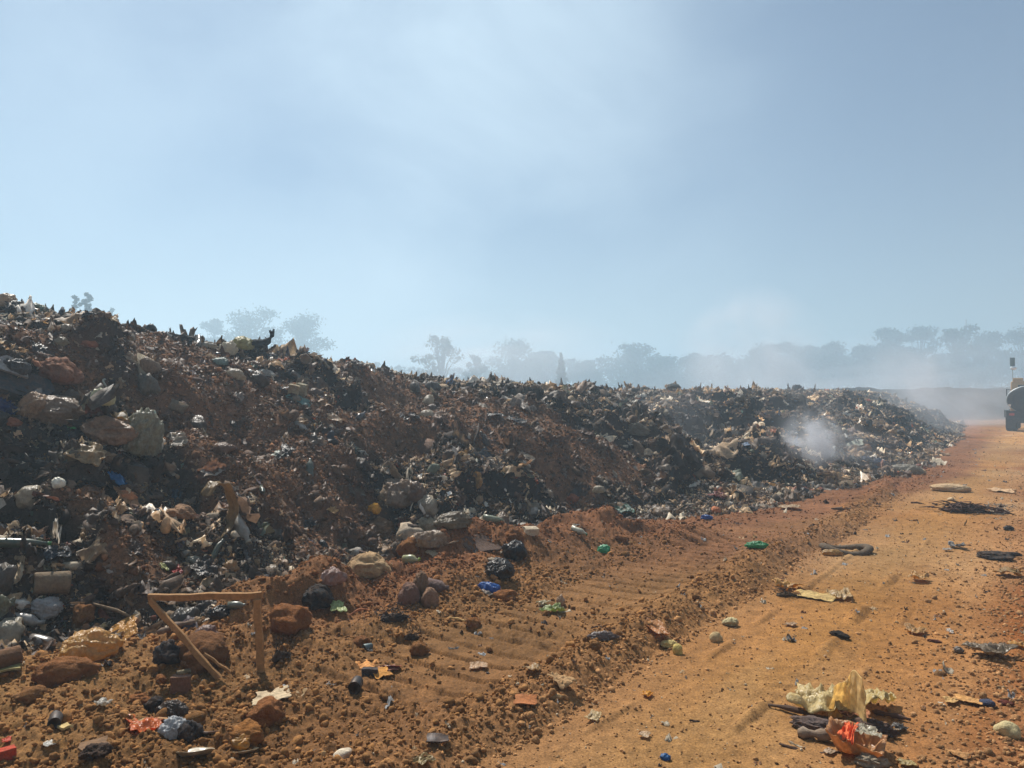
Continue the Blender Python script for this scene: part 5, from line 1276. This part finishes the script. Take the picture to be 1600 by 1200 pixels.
# ------------------------------------------------------------------ tanker truck driving away
def lathe(prof, seg=24, axis='y'):
    """prof: list of (position along the axis, radius)"""
    V, q = [], []
    for p, r in prof:
        for k in range(seg):
            a = 2 * math.pi * k / seg
            V.append((r * math.cos(a), p, r * math.sin(a)) if axis == 'y' else ((p, r * math.cos(a), r * math.sin(a)) if axis == 'x' else (r * math.cos(a), r * math.sin(a), p)))
    for i in range(len(prof) - 1):
        for k in range(seg): q.append((i * seg + k, (i + 1) * seg + k, (i + 1) * seg + (k + 1) % seg, i * seg + (k + 1) % seg))
    return np.array(V), tri(np.array(q))
def truck():
    base = ray_at(1610, 673, 45); x, y = base.x, base.y
    root = empty('tanker_truck', (x, y, land1(x, y)), -math.atan2(SX, SY)); tag(root, 'dark tanker truck seen from behind, driving down the hazy end of the road', 'truck')
    grey, dark, cream = M((150, 158, 160), 'metal', .3), M((38, 40, 44), 'matte', .3), M((205, 160, 105), 'matte', .2)
    def part(n, vf, m, par=root, sm=False, bv=0):
        o = link(n, mesh_np(n, vf[0], vf[1], m, None, sm), par)
        if bv: bevel(o, bv)
        return o
    v, f = lathe([(0.02, 0.0), (0, .4), (0.06, .93), (0.2, 1.0), (5.3, 1.0), (5.45, .85), (5.5, 0)], 32)
    tank = part('tank', (v * np.array([1.18, 1, .82]) + np.array([0, 0, 1.83]), f), grey, sm=True)
    v, f = lathe([(-.03, 0), (-.05, .5), (-.02, .90), (0.08, .95)], 32)
    part('tank_end', (v * np.array([1.18, 1, .82]) + np.array([0, 0, 1.83]), f), dark, tank, True)
    part('hatch', lathe([(2.9, .0), (2.9, .25), (2.6, .25)], 16, 'z') if False else (lathe([(2.62, .27), (2.8, .27), (2.8, 0)], 16, 'z')[0] + np.array([0, 2.4, 0]), lathe([(2.62, .27), (2.8, .27), (2.8, 0)], 16, 'z')[1]), grey, tank)
    part('chassis', join([box(-.45, 3.6, .85, .14, 7.6, .24), box(.45, 3.6, .85, .14, 7.6, .24), box(0, .1, .85, 1.0, .14, .2)]), dark)
    part('bumper', box(0, -.22, .62, 2.35, .16, .28), dark, bv=.02)
    part('rear_panel', box(0, -.12, .98, 2.3, .06, .42), dark, bv=.01)
    for sx in (-1, 1):
        part('tail_light', box(sx * .88, -.165, .98, .26, .05, .13), M((190, 60, 45), 'shiny', .1), bv=.01)
        part('marker_light', box(sx * .98, -.09, 1.5, .13, .09, .13), M((235, 230, 215), 'shiny', 0), bv=.01)
        part('mud_flap', box(sx * .95, .12, .5, .5, .03, .62), dark)
        part('fender', join([box(sx * 1.16, 1.5, 1.22, .22, 2.9, .07), box(sx * 1.16, .06, 1.02, .22, .06, .42)]), grey, bv=.01)
        part('side_locker', box(sx * 1.08, 4.0, .8, .36, 1.0, .55), dark, bv=.03)
        for yy in (.85, 2.1, 6.35):
            wv, wf = lathe([(-.26, .30), (-.28, .46), (-.22, .52), (.22, .52), (.28, .46), (.26, .30)], 24, 'x')
            wh = part('wheel', (lathe([(-.2, .0), (-.2, .27), (-.24, .31), (.24, .31), (.2, .27), (.2, 0)], 20, 'x')[0] + np.array([sx * .93, yy, .52]), lathe([(-.2, .0), (-.2, .27), (-.24, .31), (.24, .31), (.2, .27), (.2, 0)], 20, 'x')[1]), grey)
            part('tyre', (wv + np.array([sx * .93, yy, .52]), wf), M((28, 28, 29), 'matte', .4), wh)
    cab = part('cab', join([box(0, 6.65, 1.5, 2.4, 1.7, 1.5), box(0, 6.6, 2.62, 2.3, 1.5, .8)]), cream, bv=.12)
    part('window', box(0, 5.83, 2.55, 1.5, .03, .45), M((40, 50, 55), 'shiny', .05), cab)
    part('roof_box', box(-.75, 6.2, 3.12, .55, .8, .22), cream, cab, bv=.05)
    for sx in (-1, 1): part('mirror', join([box(sx * 1.42, 7.2, 2.3, .06, .18, .5), box(sx * 1.3, 7.2, 2.5, .25, .04, .04)]), dark, cab)
truck()

# ------------------------------------------------------------------ smoke and haze
def volume_mat(name, dens, scale, aniso=0.3, col=(.93, .95, 1.0), thr=0.42, seed=0.0):
    m, t, out = new_mat(name)
    tcn = t.nodes.new('ShaderNodeTexCoord')
    ln = t.nodes.new('ShaderNodeVectorMath'); ln.operation = 'LENGTH'; t.links.new(tcn.outputs['Object'], ln.inputs[0])
    fall = remap(t, ln.outputs['Value'], 0.25, 1.0, 1.0, 0.0)
    mp2 = t.nodes.new('ShaderNodeMapping'); mp2.inputs['Location'].default_value = (seed, seed * .7, seed * .3)
    t.links.new(tcn.outputs['Object'], mp2.inputs['Vector'])
    nz = t.nodes.new('ShaderNodeTexNoise'); nz.inputs['Scale'].default_value = scale; nz.inputs['Detail'].default_value = 3; nz.inputs['Distortion'].default_value = .6
    t.links.new(mp2.outputs['Vector'], nz.inputs['Vector'])
    a = remap(t, nz.outputs['Fac'], thr, thr + .3, 0, 1)
    mu = t.nodes.new('ShaderNodeMath'); mu.operation = 'MULTIPLY'; t.links.new(fall, mu.inputs[0]); t.links.new(a, mu.inputs[1])
    m2 = t.nodes.new('ShaderNodeMath'); m2.operation = 'MULTIPLY'; t.links.new(mu.outputs[0], m2.inputs[0]); m2.inputs[1].default_value = dens
    pv = t.nodes.new('ShaderNodeVolumePrincipled'); pv.inputs['Color'].default_value = (*col, 1); pv.inputs['Anisotropy'].default_value = aniso
    t.links.new(m2.outputs[0], pv.inputs['Density']); t.links.new(pv.outputs[0], out.inputs['Volume'])
    return m
def smoke(px, py, d, rx, ry, rz, dens, scale, label, seed, thr=.42, rot=(0, 0, 0)):
    P = ray_at(px, py, d)
    o = link('smoke', mesh_np('smoke', ICO3[0], ICO3[1], volume_mat('smoke_volume', dens, scale, thr=thr, seed=seed)))
    o.location = P; o.scale = (rx, ry, rz); o.rotation_euler = rot
    tag(o, label, None, 'smoke rising from the heap', 'stuff')
sd_ = hit(1277, 735)[1]
smoke(1268, 686, sd_ - .2, .66, .6, .68, 5.0, 1.4, 'dense white puff of smoke at the foot of the heap', 1.3, .40, (0, R(-15), 0))
smoke(1300, 700, sd_ - .2, 1.7, 1.2, .6, .55, 1.7, 'low thin smoke spreading right from the dense puff', 2.9, .42, (0, R(6), 0))
smoke(1262, 650, sd_ + .6, 1.1, 1.0, 1.5, .22, 1.6, 'faint smoke climbing the heap above the dense puff', 5.9, .42, (0, R(-20), 0))
smoke(1055, 700, 17, 1.8, 1.6, 2.0, .13, 1.5, 'thin blue smoke over the dark hollow in the middle of the heap', 3.3, .38)
smoke(1440, 615, 40, 3.6, 3.0, 2.3, .42, 1.6, 'smoke blowing off the far end of the heap', 4.1, .38, (0, R(35), 0))
smoke(1500, 640, 58, 8, 6, 3.4, .12, 1.4, 'drifting smoke across the far end of the road', 9.1, .36)
smoke(1175, 555, 90, 9, 9, 8.5, .22, 1.5, 'broad column of smoke rising behind the heap', 7.7, .40, (0, R(15), 0))
smoke(1330, 590, 110, 34, 14, 6.5, .06, 1.7, 'long bank of smoke in front of the tree line', 11.3, .36, (0, R(-4), 0))
smoke(780, 560, 110, 22, 12, 7, .075, 1.6, 'pale smoke bank behind the middle of the heap', 13.3, .38)

hm_, t_, out_ = new_mat('haze_air')
pv = t_.nodes.new('ShaderNodeVolumePrincipled')
pv.inputs['Color'].default_value = (.64, .85, 1.0, 1); pv.inputs['Density'].default_value = HAZE_DENSITY; pv.inputs['Anisotropy'].default_value = 0.42
t_.links.new(pv.outputs[0], out_.inputs['Volume'])
hv = link('haze', mesh_np('haze', *box(0, 0, 0, 900, 900, 31), hm_, smooth=False)); hv.location = (0, 0, 15.5 - 1.5)
tag(hv, 'smoky haze lying over the whole dump', None, None, 'stuff')
